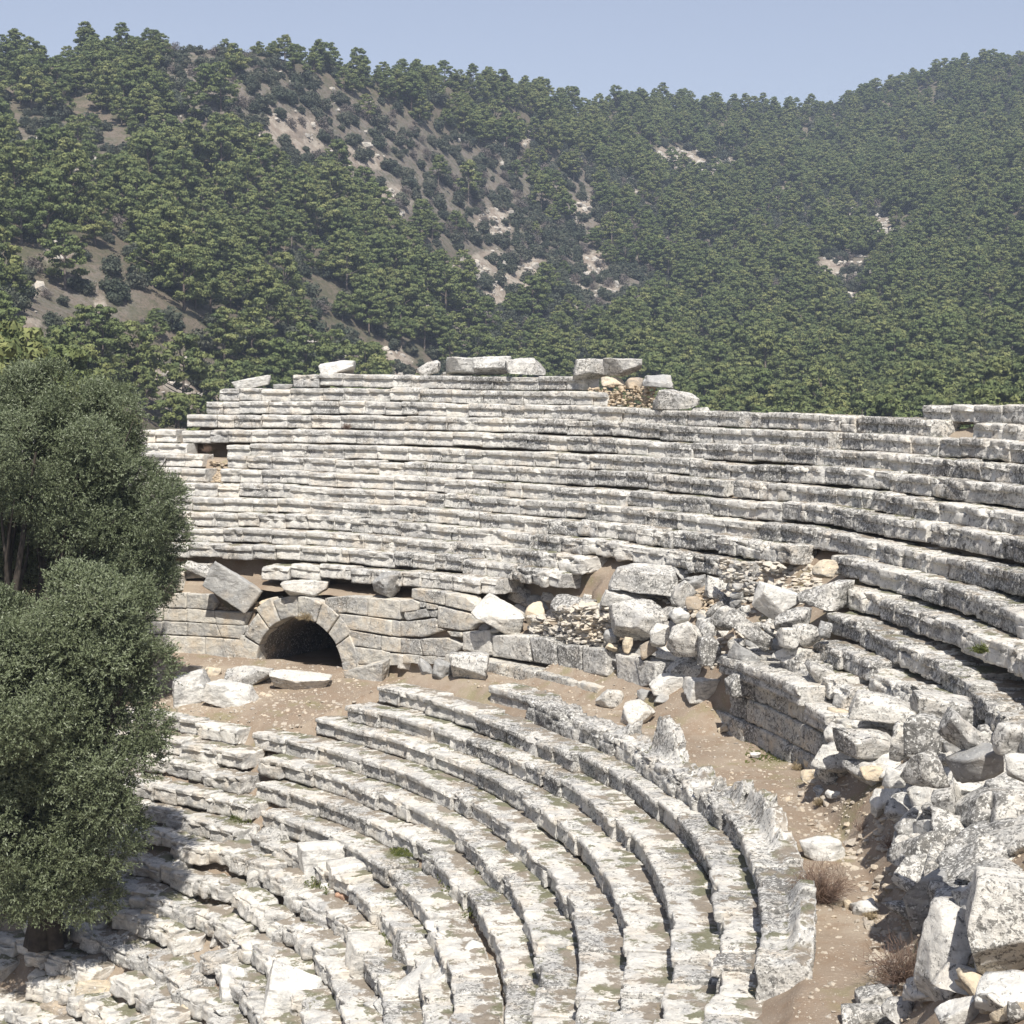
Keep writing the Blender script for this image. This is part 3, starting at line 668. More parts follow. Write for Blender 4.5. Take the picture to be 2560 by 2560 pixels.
stone('S3',410,742,112,124,'dark grey stone on end in the dry stone fill','rock',0,'c',G_,R=27.0)
stone('S3',540,812,92,140,'light wedge shaped stone standing behind the parapet','rock',10,'r',C_,R=26.95)
stone('S3',690,850,190,135,'brown slab leaning behind the parapet','stone slab',-32,'b',B_,R=26.95)
stone('S3',420,832,105,66,'small tan stone behind the parapet','rock',0,'c',C_,R=26.95)
# right hand tumble
stone('S1',434,1390,130,124,'little cream cube beside the capping slabs','rock',8,'b',C_,R=27.4)
stone('S1',665,1572,392,262,'big squared block jutting over a deep dark gap','stone block',0,'b',K_,R=26.9,dep=.9)
stone('S1',640,1775,160,190,'shaded block supporting the jutting block','stone block',0,'b',G_,R=27.1)
stone('S1',716,1832,180,130,'yellow stone in the shadow beneath the jutting block','rock',0,'r',C_,R=26.9)
stone('S1',410,1562,150,240,'upright block closing the retaining wall','stone block',0,'r',K_,R=27.0)
stone('S1',930,1592,132,330,'thin upright slab standing right of the jutting block','stone slab',4,'b',K_,R=26.8)
stone('S1',1112,1530,285,305,'warm grey block next to the thin upright slab','stone block',0,'b',K_,R=26.9)
stone('S1',1130,1792,330,310,'angular lichen rock under the warm grey block','rock',0,'r',L_,R=26.7)
stone('S1',1440,1540,480,300,'pale block propped up at an angle right of the upright slab','stone block',38,'b',K_,R=26.9,dep=.7)
stone('S1',1572,1762,400,270,'smooth bare grey stone lying crosswise among the tumble','stone block',-24,'s',G_,R=26.7,dep=.6)
stone('S1',1825,1552,235,305,'knobbly block at the edge under the seat rows','stone block',0,'r',K_,R=27.0)
stone('S1',1865,1800,180,225,'clean pale block half out of frame in the tumble','stone block',0,'b',W_,R=26.7)
stone('S1',800,1305,480,180,'flat worn slab above the warm grey block','stone slab',2,'b',K_,R=27.3,dep=1.0)
stone('S1',1245,1275,450,250,'displaced seat slab overhanging a black gap','stone slab',10,'b',K_,R=27.3,dep=1.0)
stone('S1',880,1872,152,170,'small block at the inner foot of the tumble','rock',0,'b',W_,R=26.7)
stone('S1',240,1770,158,84,'rounded buff stone at the walkway edge under the wall','rock',0,'c',C_)
stone('S1',196,1872,172,150,'pinkish wedge shaped stone on the walkway edge','rock',-20,'r',C_)
stone('S1',380,1852,205,225,'squared speckled stone beside the pinkish wedge','stone block',0,'b',K_)
stone('S2',285,62,125,92,'flat white rock on the walkway, left of a pair','rock',0,'c',W_)
stone('S2',410,95,150,78,'flat white rock on the walkway, right of a pair','rock',8,'c',W_)
stone('S2',792,150,175,300,'narrow grey rock standing at the walkway edge','rock',-8,'r',K_)
stone('S2',1055,180,400,240,'wide lichen rock forming a roof over a dark hollow','rock',8,'r',L_,dep=.9)
stone('S2',1000,440,225,160,'dark cube in the hollow under the wide lichen rock','rock',0,'b',G_)
stone('S2',985,578,205,175,'yellowish white stone below the dark hollow','rock',0,'r',W_)
stone('S2',1212,372,262,250,'white topped block behind the yellowish stone','stone block',4,'b',W_)
stone('S2',1150,632,122,185,'small upright white stone beside the big lichen rock','rock',0,'b',W_)
stone('S2',1345,205,180,520,'long slab on edge between lichen masses','stone slab',-20,'s',K_,dep=.9)
stone('S2',1640,180,470,400,'massive lichen block filling the right edge of the tumble','boulder',0,'b',L_,dep=1.1)
stone('S2',1620,600,980,400,'huge lichen rock lying across the right edge','boulder',-28,'r',L_,dep=1.2)
stone('S2',1142,955,320,500,'smooth bare grey slab standing at the walkway edge, casting a shadow','stone slab',-8,'s',G_,dep=.35,yaw=-10)
stone('S2',1290,1370,420,960,'tall pointed white and grey rock leaning on the right','boulder',17,'r',K_,dep=.9)
stone('S2',1780,1160,620,1060,'giant layered block at the lower right edge','boulder',4,'b',L_,dep=1.6,fwd=.2)
stone('S2',285,540,370,190,'low flat white rock sunk in the walkway beside the backed bench','rock',-4,'c',W_)
stone('S2',660,1000,205,145,'white rough stone lying in the middle of the walkway','rock',0,'r',W_)
stone('S2',515,975,105,90,'buff stone touching the white walkway stone','rock',0,'c',C_)
stone('S2',705,1750,335,215,'dark lichen boulder at the bottom edge of the walkway','boulder',-12,'b',L_)
stone('S2',680,1880,460,170,'pale broken slab at the bottom edge under the dark boulder','stone slab',0,'b',K_)
stone('S2',950,1850,260,230,'buff white rock in the bottom row near the walkway','rock',0,'r',K_)
stone('S2',1430,1850,480,260,'long smooth white rock rising to the right at the bottom','boulder',-30,'b',W_)
stone('S2',1740,1790,300,115,'cream oblong stone under the giant layered block','rock',4,'b',C_)
stone('S2',1752,1888,190,95,'tan oblong stone in the bottom right corner','rock',0,'b',C_)
stone('S2',1880,1850,140,190,'speckled stone in the very corner at bottom right','rock',0,'r',K_)
# lower left
stone('Q1',640,250,385,212,'big bright white boulder at the left of the landing','boulder',5,'b',W_)
stone('Q1',330,190,330,260,'broken white block behind the olive leaves','stone block',-8,'b',W_)
stone('Q1',780,98,360,175,'long grey rounded stone in front of the tunnel, left one','rock',8,'b',K_,yaw=0)
stone('Q1',1180,135,480,175,'long grey rounded stone in front of the tunnel, right one','rock',9,'b',K_,yaw=0)
stone('Q1',430,60,250,80,'flat dusty slab below the shaded wall','stone slab',3,'b',C_)
stone('Q1',1362,1592,335,315,'large white boulder sitting on the middle of the lower seats','boulder',0,'b',W_,rough=.7)
stone('Q1',1645,1705,430,235,'pale slab with a bare grey end right of the large white boulder','stone slab',-4,'b',K_)
stone('Q1',738,1370,215,170,'rounded pale rock in the upper left of the broken rows','rock',0,'c',K_)
stone('Q1',975,1425,305,210,'cracked pale rock right of the rounded one','rock',0,'r',K_)
stone('Q1',1075,1248,170,130,'rounded speckled stone at the end of a short seat block','rock',20,'c',K_)
stone('Q1',1190,1500,115,135,'small round stone left of the large white boulder','rock',0,'c',K_)
stone('Q1',1540,1872,112,84,'orange stone, the only one of that colour','rock',0,'b',M_ORANGE)
stone('Q1',1450,1800,165,95,'flat whitish stone just above the orange stone','rock',0,'c',W_)
stone('Q1',840,1740,200,250,'pointed speckled rock standing in the broken rows','rock',-32,'r',K_)
stone('Q1',935,1575,270,120,'flat creamy rock on the dirt patch','rock',-8,'b',C_)
stone('Q1',645,1760,76,80,'pebble sized white stone on the dirt left of the pointed rock','rock',0,'c',W_)
stone('Q7',400,1275,205,200,'greyish rounded rock below a mossy strip','rock',-20,'r',K_)
stone('Q7',530,1325,310,225,'long rounded rock lying across the lower rows','rock',-18,'r',K_)
stone('Q7',460,1650,290,380,'bright upright slab near the bottom','stone slab',12,'b',W_)
stone('Q7',920,1660,480,470,'broad bright slab lying over the lowest rows','stone slab',12,'s',W_,rough=1.3)
stone('Q7',630,1660,135,165,'small smooth stone between two bright slabs','rock',0,'c',K_)
stone('Q7',200,1560,310,195,'square worn block at the left of the upright slab','stone block',0,'b',K_)
stone('Q7',182,1752,185,200,'round grey stone under the square worn block','rock',0,'c',L_)
stone('Q7',1540,1410,400,300,'heavy lichen block above the bottom dirt patch','stone block',8,'b',K_)
stone('Q7',1840,1340,330,330,'grey rounded block beside the heavy lichen block','rock',0,'r',K_)
stone('Q4',400,1690,760,300,'long bright slab leaning diagonally, lower one of two','stone slab',-40,'s',W_,rough=1.2)
stone('Q4',800,1520,700,300,'long bright slab leaning diagonally, upper one of two','stone slab',-38,'s',W_,rough=1.2)
stone('Q4',1725,1385,112,150,'small pinkish stone stuck between two rows','rock',0,'c',C_)
stone('Q4',1290,1850,170,200,'smooth grey pointed stone at the bottom edge','rock',-30,'r',G_)
stone('Q6',1262,1072,195,120,'small cream block lit at the edge of the tree shade','stone block',3,'b',C_)
stone('Q6',1070,1020,212,150,'grey boulder in the shade of the olive tree','rock',0,'r',G_)
stone('Q6',830,890,112,92,'small dark stone deep in the olive shade','rock',0,'c',G_)
stone('Q6',300,1540,165,120,'rounded pale stone in the lower left corner rows','rock',0,'c',K_)
stone('Q6',485,1535,215,185,'speckled rounded stone right of the pale one, lower left','rock',0,'r',K_)
stone('Q6',770,1660,360,210,'cream slab lying aslant in the lower left rows','stone slab',14,'b',C_)
stone('Q6',480,1830,340,180,'brown stained block at the bottom left','stone block',0,'r',B_)
stone('Q6',1080,960,200,140,'grey rock under the shaded bank','rock',0,'r',G_)
stone('Q3',200,268,90,60,'little speckled stone beside the rounded lichen boulder','rock',0,'c',K_)
stone('Q3',1150,525,105,80,'pale flake lying on the upper walkway','rock',-20,'b',C_)
stone('Q3',1455,632,70,40,'whitish pebble near the grassy patch of the walkway','rock',0,'c',W_)
stone('Q3',1410,738,80,62,'pointed white stone on the walkway by the grass','rock',0,'r',W_)

stone('S1',330,420,420,270,'great shapeless lichen mass at the left end of the right hand rows','boulder',0,'r',L_,R=28.6,dep=1.0)
stone('S1',330,200,200,150,'tan lumpy rock under the broken end of the upper rows','rock',0,'r',C_,R=29.3)
stone('S1',190,735,320,190,'rough grey rock under the dark hollow beside the rows','rock',10,'r',K_,R=28.0)
stone('S1',60,620,260,220,'grey boulder between the bright slab and the dark hollow','boulder',0,'r',K_,R=27.8)
stone('S1',330,690,120,150,'pointed grey stone standing in the dark hollow','rock',12,'r',G_,R=28.1)
stone('S1',90,900,330,150,'fallen seat block above the retaining wall, left one','stone block',8,'b',K_,R=27.7,dep=.6)
stone('S1',300,1060,330,170,'fallen seat block above the retaining wall, right one','stone block',24,'b',K_,R=27.6,dep=.6)
# filler stones packed between the big blocks of the right hand tumble and of the collapse
fr_=random.Random(77)
def fillers(crop,x0,y0,x1,y1,n,s0,s1,label,group,mats,nm='rock'):  # nm only names them; stone_block fillers are the same rough rocks
    for _ in range(n):
        x,y=fr_.uniform(x0,x1),fr_.uniform(y0,y1); px,py=cp(crop,x,y); p,t=spot(px,py); sz=fr_.uniform(s0,s1)
        me=rock_mesh(sz*fr_.uniform(1,1.9),sz*fr_.uniform(.8,1.3),sz*fr_.uniform(.45,.95),fr_.randrange(9000),rnd=.18,cuts=8,n=10)
        o=link(nm,me,fr_.choice(mats)); o.location=(p[0],p[1],p[2]+sz*.15); o.rotation_euler=(fr_.uniform(-.4,.4),fr_.uniform(-.4,.4),fr_.uniform(0,6)); tag(o,label,'rock',group)
fillers('S1',480,1300,1300,1930,36,.3,.75,'one of the rough stones packed between the big blocks on the right','stones packed in the right hand tumble',[K_,L_,K_,W_],'stone_block')
fillers('S1',1300,1560,1930,1930,20,.35,.75,'one of the rough stones packed between the big blocks on the right','stones packed in the right hand tumble',[K_,L_,K_,W_],'stone_block')
fillers('S4',1180,500,1930,760,18,.3,.6,'one of the broken stones filling the collapsed wall','stones packed in the collapse',[K_,L_,G_])
fillers('S3',900,150,1450,420,10,.25,.5,'one of the broken stones filling the collapsed wall','stones packed in the collapse',[K_,B_,G_])
fillers('S2',950,1560,1930,1900,10,.25,.5,'one of the rough stones packed between the big blocks on the right','stones packed in the right hand tumble',[K_,C_,W_],'stone_block')
fillers('S2',1000,0,1930,1100,45,.3,.8,'one of the rough stones packed between the big blocks on the right','stones packed in the right hand tumble',[K_,L_],'stone_block')
fillers('S3',430,330,1900,1050,90,.22,.62,'one of the broken stones filling the collapsed wall','stones packed in the collapse',[K_,L_,G_])
fillers('Q7',60,300,1900,1900,30,.2,.45,'one of the loose worn stones lying between the broken lower rows','loose stones among the lower rows',[K_,W_,K_,C_])
fillers('Q6',100,900,1900,1900,24,.15,.4,'one of the loose worn stones lying between the broken lower rows','loose stones among the lower rows',[K_,K_,C_])
fillers('Q5',0,1450,1500,1930,14,.2,.45,'one of the flat broken stones at the bottom edge','broken stones at the bottom edge',[W_,K_])
# ------------------------------------------------------------------ gravel and rubble
def ico(): 
    t=(1+5**.5)/2
    v=np.array([(-1,t,0),(1,t,0),(-1,-t,0),(1,-t,0),(0,-1,t),(0,1,t),(0,-1,-t),(0,1,-t),(t,0,-1),(t,0,1),(-t,0,-1),(-t,0,1)],float)/math.hypot(1,t)
    f=np.array([(0,11,5),(0,5,1),(0,1,7),(0,7,10),(0,10,11),(1,5,9),(5,11,4),(11,10,2),(10,7,6),(7,1,8),(3,9,4),(3,4,2),(3,2,6),(3,6,8),(3,8,9),(4,9,5),(2,4,11),(6,2,10),(8,6,7),(9,8,1)])
    return v,f
IV,IF=ico()
def pebbles(name,P,size,mat,label,flat=.6,seed=1,long=1.0):
    r=np.random.default_rng(seed); n=len(P)
    sc=size[:,None,None]*(1+.0*size[:,None,None])*r.uniform(.55,1.25,(n,1,3))*np.array([long,1,flat])
    V=IV[None]*(1+r.uniform(-.25,.25,(n,12,1)))*sc
    a_=r.uniform(0,6.28,n); ca,sa=np.cos(a_)[:,None],np.sin(a_)[:,None]
    V=np.stack([V[...,0]*ca-V[...,1]*sa,V[...,0]*sa+V[...,1]*ca,V[...,2]],-1)
    b_=r.normal(0,.35,n); cb,sb=np.cos(b_)[:,None],np.sin(b_)[:,None]
    V=np.stack([V[...,0],V[...,1]*cb-V[...,2]*sb,V[...,1]*sb+V[...,2]*cb],-1)+P[:,None]
    Fc=(IF[None]+12*np.arange(n)[:,None,None]).reshape(-1,3)
    o=link(name,make_mesh(name,V.reshape(-1,3),Fc,False),mat); tag(o,label,name,kind='stuff'); return o
def scatter(n,r0,r1,t0,t1,s0,s1,rngx):
    r=np.sqrt(rngx.uniform(r0*r0,r1*r1,n)); t=rngx.uniform(t0,t1,n); z=surf(r,t); x,y=pol(r,t)
    P=np.stack([x,y,z],-1)
    P[:,2]+=np.where((r>25.3)&(r<27.2),.035,.07)*fbm(np.stack([x,y,x*0],-1),1.1,3,3)*1.3
    return P,s0*(s1/s0)**(rngx.uniform(0,1,n)**2.2)
g1=np.random.default_rng(3)
A=[scatter(3400,25.1,27.3,-20,46,.010,.06,g1),scatter(2600,22.2,27.3,46,72,.012,.08,g1),scatter(9000,11,24.5,-25,76,.02,.10,g1),scatter(1500,26.0,28.5,-18,9,.03,.13,g1)]
pebbles('gravel',np.concatenate([a_[0] for a_ in A]),np.concatenate([a_[1] for a_ in A]),stone_mat('gravel_stone',light=(.48,.42,.34),grey=(.34,.30,.26),lichen=-.8,dirt=0,cream=.6,moss=0,grad=0),'small pale stones scattered over the dirt walkway and between the seats')
def pile(crop,x0,y0,x1,y1,n,s0,s1,thick,seed,R=None,poly=None):
    r=np.random.default_rng(seed); P=[]
    for _ in range(n):
        p,_t=spot(*cp(crop,r.uniform(x0,x1),r.uniform(y0,y1)),R=R); P.append(p+np.array([0,r.uniform(-.05,.25)*(R is not None),r.uniform(-.02,thick)]))
    return np.array(P),s0*(s1/s0)**r.uniform(0,1,n)
Bz=[pile('S3',0,500,450,860,330,.07,.19,.03,1,R=27.35),pile('S3',0,520,420,800,80,.05,.13,.02,2,R=27.2),pile('S3',430,380,1900,1000,420,.05,.17,.1,3),pile('S1',0,180,300,420,160,.05,.13,.05,4),
 pile('S4',1280,700,1932,960,190,.07,.18,.03,5,R=27.3),pile('S1',300,850,1100,1300,120,.05,.16,.05,8),pile('S3',1300,150,1800,420,130,.05,.12,.05,11,R=28.6)]
pebbles('rubble',np.concatenate([a_[0] for a_ in Bz]),np.concatenate([a_[1] for a_ in Bz]),stone_mat('rubble_stone',light=(.58,.53,.45),grey=(.38,.365,.34),greyness=.0,lichen=-.3,dirt=0,cream=.5,moss=0,grad=0),'loose grey and tan fill stones heaped behind the fallen wall',.5,5,1.5)
Bo=[pile('S3',1090,390,1380,580,170,.04,.11,.12,6),pile('T2',290,175,540,262,420,.035,.10,.02,7,R=34.25),pile('P1',620,760,740,900,70,.05,.12,.03,9),pile('S5',560,440,940,500,120,.04,.10,.03,10,R=27.4),pile('P1',470,690,720,730,30,.03,.06,.02,12)]
pebbles('rubble',np.concatenate([a_[0] for a_ in Bo]),np.concatenate([a_[1] for a_ in Bo]),stone_mat('tan_rubble_stone',light=(.50,.40,.28),grey=(.38,.31,.23),greyness=-.1,lichen=-.9,dirt=0,cream=.6,moss=0,grad=0),'small honey coloured fill stones spilling from gaps in the seats',.6,6)

# ------------------------------------------------------------------ dry bushes and tufts
def blades(n,h,spread,wd,seed,droop=.2,seg=3,branch=0):
    r=np.random.default_rng(seed); a_=r.uniform(0,6.283,n); el=r.uniform(.0,1,n)**.7*spread
    L=h*r.uniform(.45,1.05,n); base=np.stack([np.cos(a_),np.sin(a_),a_*0],-1)*r.uniform(0,.10*h/.5,n)[:,None]
    d=np.stack([np.cos(a_)*np.sin(el),np.sin(a_)*np.sin(el),np.cos(el)],-1)
    V=[];Fs=[];o=0
    side=np.cross(d,r.normal(size=(n,3))); side/=np.linalg.norm(side,axis=1)[:,None]
    if branch:
        k=r.integers(0,n,n*branch); t=r.uniform(.25,.95,len(k)); b2=base[k]+d[k]*(L[k]*t)[:,None]
        d2=d[k]+r.normal(0,.55,(len(k),3)); d2/=np.linalg.norm(d2,axis=1)[:,None]; s2=np.cross(d2,r.normal(size=(len(k),3))); s2/=np.linalg.norm(s2,axis=1)[:,None]
        base=np.concatenate([base,b2]); d=np.concatenate([d,d2]); side=np.concatenate([side,s2]); L=np.concatenate([L,L[k]*.38])
    m=len(L); ks=np.linspace(0,1,seg+1)
    pts=base[:,None]+d[:,None]*(L[:,None]*ks)[...,None]; pts[...,2]-=droop*(L[:,None]*ks**2)
    wv=(wd*(1-.8*ks))[None,:,None]*side[:,None]
    V=np.stack([pts-wv,pts+wv],2).reshape(m,-1,3)
    q=[]
    for s_ in range(seg): q.append([2*s_,2*s_+1,2*s_+3,2*s_+2])
    Fq=(np.array(q)[None]+(2*(seg+1))*np.arange(m)[:,None,None]).reshape(-1,4)
    return V.reshape(-1,3),Fq
M_TWIG=flat_mat('dry_twigs',[(.17,.115,.085),(.23,.155,.11),(.12,.085,.07)],scale=6)
M_DRYG=flat_mat('dry_grass',[(.38,.30,.18),(.30,.24,.15),(.24,.19,.12)],scale=5)
M_GRASS=flat_mat('green_tuft',[(.13,.15,.045),(.17,.18,.06),(.08,.10,.03)],scale=5,trans=.2)
def bush(name,crop,x,y,h,n,wd,mat,label,cat,spread=1.1,seed=1,R=None,branch=2):
    p,t=spot(*cp(crop,x,y),R=R); v,f=blades(n,h,spread,wd,seed,branch=branch)
    o=link(name,make_mesh(name,v,f),mat,None,tuple(p)); tag(o,label,cat); return o
bush('dry_bush','S2',300,960,.62,420,.0035,M_TWIG,'rounded dark brown leafless bush behind the backed bench','bush',1.0,3,branch=4)
bush('dry_bush','S2',960,1600,.60,330,.0035,M_TWIG,'sprawling brown twiggy bush against the tall pointed rock','bush',1.25,4,branch=4)
bush('dry_bush','S2',860,520,.28,90,.003,M_TWIG,'small dark twiggy shrub by the yellowish stone','bush',1.2,5)
bush('dry_bush','S2',620,380,.25,60,.003,M_TWIG,'thin twigs growing on the walkway near the tumble','bush',.8,6)
bush('dry_grass_tuft','S2',290,170,.16,260,.004,M_DRYG,'brownish grass around the flat white rocks','grass tuft',1.3,7)
bush('dry_grass_tuft','S2',700,1090,.13,260,.004,M_DRYG,'dry grass collar round the white walkway stone','grass tuft',1.4,8)
bush('dry_grass_tuft','Q5',680,1900,.24,200,.004,M_DRYG,'straw coloured tuft at the bottom edge between slabs','grass tuft',1.0,9)
bush('dry_grass_tuft','Q5',1490,1720,.22,160,.004,M_DRYG,'pale dry weed on the last bench end','grass tuft',.9,10)
bush('green_plant','P3',700,1200,.22,300,.008,M_GRASS,'low green plant growing from an upper seat row','plant',1.2,11,R=30.9)
bush('dry_plant','P1',600,690,.28,110,.004,M_TWIG,'withered brown plant in the hollow of the upper rows','plant',1.2,12,R=32.2)
bush('dry_plant','P1',1565,530,.22,120,.005,M_TWIG,'brown weed clinging to an upper row joint','plant',1.2,13,R=33.0)
bush('dry_plant','S5',1235,560,.30,260,.006,M_DRYG,'hanging dry weed on the arch stones','plant',1.5,14,R=27.1)
bush('dry_plant','Q3',1750,860,.22,160,.004,M_DRYG,'dry weed at the foot of the retaining wall','plant',1.0,15)
bush('green_plant','S1',1580,880,.2,180,.007,M_GRASS,'green tuft in a joint of the right hand rows','plant',1.2,16,R=28.6)
# moss and low grass in patches
gp=[]
for crop,x0,y0,x1,y1,n in [('Q3',1330,600,1750,800,500),('Q7',1700,520,1850,590,160),('Q7',1000,740,1200,900,200),('Q4',620,700,960,1080,420),('Q1',620,1220,800,1290,130),('Q7',500,1080,600,1200,120),('Q2',240,1480,440,1560,150),('Q7',1600,1200,1700,1310,90)]:
    r=np.random.default_rng(n)
    for _ in range(n): gp.append(spot(*cp(crop,r.uniform(x0,x1),r.uniform(y0,y1)),dz=.25 if crop!='Q3' else 0)[0])
gp=np.array(gp); v,f=blades(7,.06,.9,.005,2); nb=len(v)
V_=(v[None]*np.random.default_rng(1).uniform(.5,1.3,(len(gp),1,1))+gp[:,None]).reshape(-1,3); F_=(f[None]+nb*np.arange(len(gp))[:,None,None]).reshape(-1,4)
o=link('grass',make_mesh('grass',V_,F_),M_GRASS); tag(o,'short green grass and moss in patches','grass',kind='stuff')

# ------------------------------------------------------------------ olive trees
def tube(path,rad,sides=9,rough=.12,seed=0):
    path=np.array(path,float); n=len(path); V=[]
    for i in range(n):
        d=path[min(i+1,n-1)]-path[max(i-1,0)]; d/=np.linalg.norm(d); a_=np.cross(d,[.3,.9,.1]); a_/=np.linalg.norm(a_); b_=np.cross(d,a_)
        for k in range(sides):
            t=2*math.pi*k/sides; rr=rad[i]*(1+rough*math.sin(3*t+i*.7+seed)+rough*.6*math.sin(5*t-i*1.3+seed))
            V.append(path[i]+a_*rr*math.cos(t)+b_*rr*math.sin(t))
    ii=np.arange(n*sides).reshape(n,sides); q=np.stack([ii[:-1],np.roll(ii[:-1],-1,1),np.roll(ii[1:],-1,1),ii[1:]],-1).reshape(-1,4)
    return np.array(V),q
def join(parts):
    V=[];Fq=[];o=0
    for v,f in parts: V.append(v); Fq.append(f+o); o+=len(v)
    return np.concatenate(V),np.concatenate(Fq)
def leaves_on_sprigs(org,dirs,L,nl,lw,ll,r,outw):
    """pairs of narrow leaves along many short twigs"""
    n=len(org); t=np.tile(np.linspace(.12,1,nl),(n,1))+r.uniform(-.04,.04,(n,nl))
    P=org[:,None]+dirs[:,None]*(L[:,None]*t)[...,None]
    ld=dirs[:,None]*.7+r.normal(0,.62,(n,nl,3)); ld/=np.linalg.norm(ld,axis=-1,keepdims=True)
    sd_=np.cross(ld,outw[:,None]+r.normal(0,.55,(n,nl,3))); sd_/=np.linalg.norm(sd_,axis=-1,keepdims=True)
    l=(ll*r.uniform(.7,1.2,(n,nl)))[...,None]; w_=lw*.5
    a_=P; b_=P+ld*l*.45+sd_*w_; c_=P+ld*l; d_=P+ld*l*.45-sd_*w_
    V=np.stack([a_,b_,c_,d_],2).reshape(-1,3); m=n*nl
    return V,np.arange(m*4).reshape(m,4)
M_OLIVE=flat_mat('olive_leaves',[(.085,.110,.048),(.095,.118,.052),(.175,.20,.12)],rough=.5,trans=.10,scale=14,spec=.45)
M_BARK=flat_mat('olive_bark',[(.065,.055,.045),(.08,.066,.054),(.04,.035,.03)],scale=5)
def olive(name,base,lobes,label,seed,nspr):
    r=np.random.default_rng(seed); root=empty(name,tuple(base)); tag(root,label,'olive tree','olive trees growing in the theatre')
    base=np.array(base,float); parts=[]
    c=np.mean([l[0] for l in lobes],0)
    fork=base+np.array([.1,0,1.3])
    for k in range(3):
        o_=np.array([.22*math.cos(k*2.1),.22*math.sin(k*2.1),-.35]); parts.append(tube([base+o_,base+o_*.6+[0,0,.7],fork+o_*.3],[.34,.25,.2],9,.2,k))
    for i,(lc,lr) in enumerate(lobes):
        lc=np.array(lc); m_=(fork+lc)/2+r.normal(0,.25,3)+[0,0,.2]; parts.append(tube([fork-[0,0,.2],m_,lc],[.19,.12,.04],7,.1,i))
        for _ in range(4):
            e_=lc+r.normal(0,.45,3)*np.array(lr); parts.append(tube([m_,(m_+e_)/2+r.normal(0,.15,3),e_],[.07,.04,.012],6,.1,i))
    v,f=join(parts); link('trunk',make_mesh('trunk',v-base,f),M_BARK,root)
    # clumps on the lobes' surfaces, sprigs on the clumps
    vol=np.array([np.prod(l[1])**(2/3) for l in lobes]); pk=np.concatenate([np.full(max(9,int(round(300*v_/vol.sum()))),i) for i,v_ in enumerate(vol)]); NC=len(pk)
    dd=r.normal(size=(NC,3)); dd/=np.linalg.norm(dd,axis=1)[:,None]
    LC=np.array([l[0] for l in lobes])[pk]; LR=np.array([l[1] for l in lobes])[pk]
    cc=LC+dd*LR*r.uniform(.5,.86,(NC,1)); cr=r.uniform(.34,.72,NC)
    k=r.choice(NC,nspr,p=cr**2/(cr**2).sum()); d2=r.normal(size=(nspr,3))+dd[k]*.7+[0,0,.35]; d2/=np.linalg.norm(d2,axis=1)[:,None]
    org=cc[k]+d2*(cr[k]*r.uniform(.5,1,nspr)**.5)[:,None]*.85
    sdir=d2+r.normal(0,.35,(nspr,3))+[0,0,.35]; sdir/=np.linalg.norm(sdir,axis=1)[:,None]
    v,f=leaves_on_sprigs(org,sdir,r.uniform(.16,.42,nspr),13,.028,.085,r,d2*.6+dd[k]*.6)
    link('crown',make_mesh('crown',v-base,f,False),M_OLIVE,root)
    return root
def wpt(px,py,dist):
    d=pixdir(px,py); return np.array([0,0,CAMH])+d*dist
def lob(px,py,dist,rx,rz): return (wpt(px,py,dist),(rx,rx,rz))
fb=wpt(112,2330,40.8)
olive('olive_tree',fb,[lob(60,1740,37.9,1.8,1.7),lob(225,1555,38.1,1.45,1.5),lob(305,1720,37.6,1.15,1.4),lob(255,1960,38.2,1.25,1.4),lob(60,2040,38.8,1.6,1.4),lob(-120,1750,39,1.8,2.0),lob(-150,2000,39,1.9,2.0),lob(140,2160,39.4,1.0,1.0),lob(30,2210,39.5,1.2,.8),lob(190,2200,39.3,.8,.6),lob(60,1880,39,1.6,1.5),lob(130,1880,38.9,1.3,1.3),lob(240,2120,38.6,.8,.9),lob(30,1600,39.0,1.3,1.0)],
 'nearer olive tree, its trunk showing among the lower seats at the left',21,56000)
rb=wpt(40,2000,47.5); rb[2]=-4.2
olive('olive_tree',rb,[lob(90,1130,45.6,1.9,1.6),lob(250,1120,46.3,1.2,1.4),lob(330,1250,46.3,1.25,1.5),lob(375,1365,46.5,.95,1.0),lob(190,1290,47.2,1.6,1.3),lob(20,1370,48.9,1.8,1.4),lob(-120,1200,47.5,2.2,2.4),lob(60,1010,47.3,1.0,.85),lob(-80,1400,49,1.6,1.2),lob(60,1290,49,1.6,1.4),lob(130,1400,49.2,1.3,1.1),lob(0,1420,48.7,1.4,1.2),lob(-20,1200,48,1.8,1.5),lob(250,1410,47.4,1.3,1.0),lob(340,1440,47.2,.9,.7),lob(250,1240,47,1.5,1.4),lob(150,1030,47.0,1.3,1.1),lob(260,1060,47,1.0,.9)],
 'farther olive tree, taller silvery crown in front of the upper rows',22,54000)
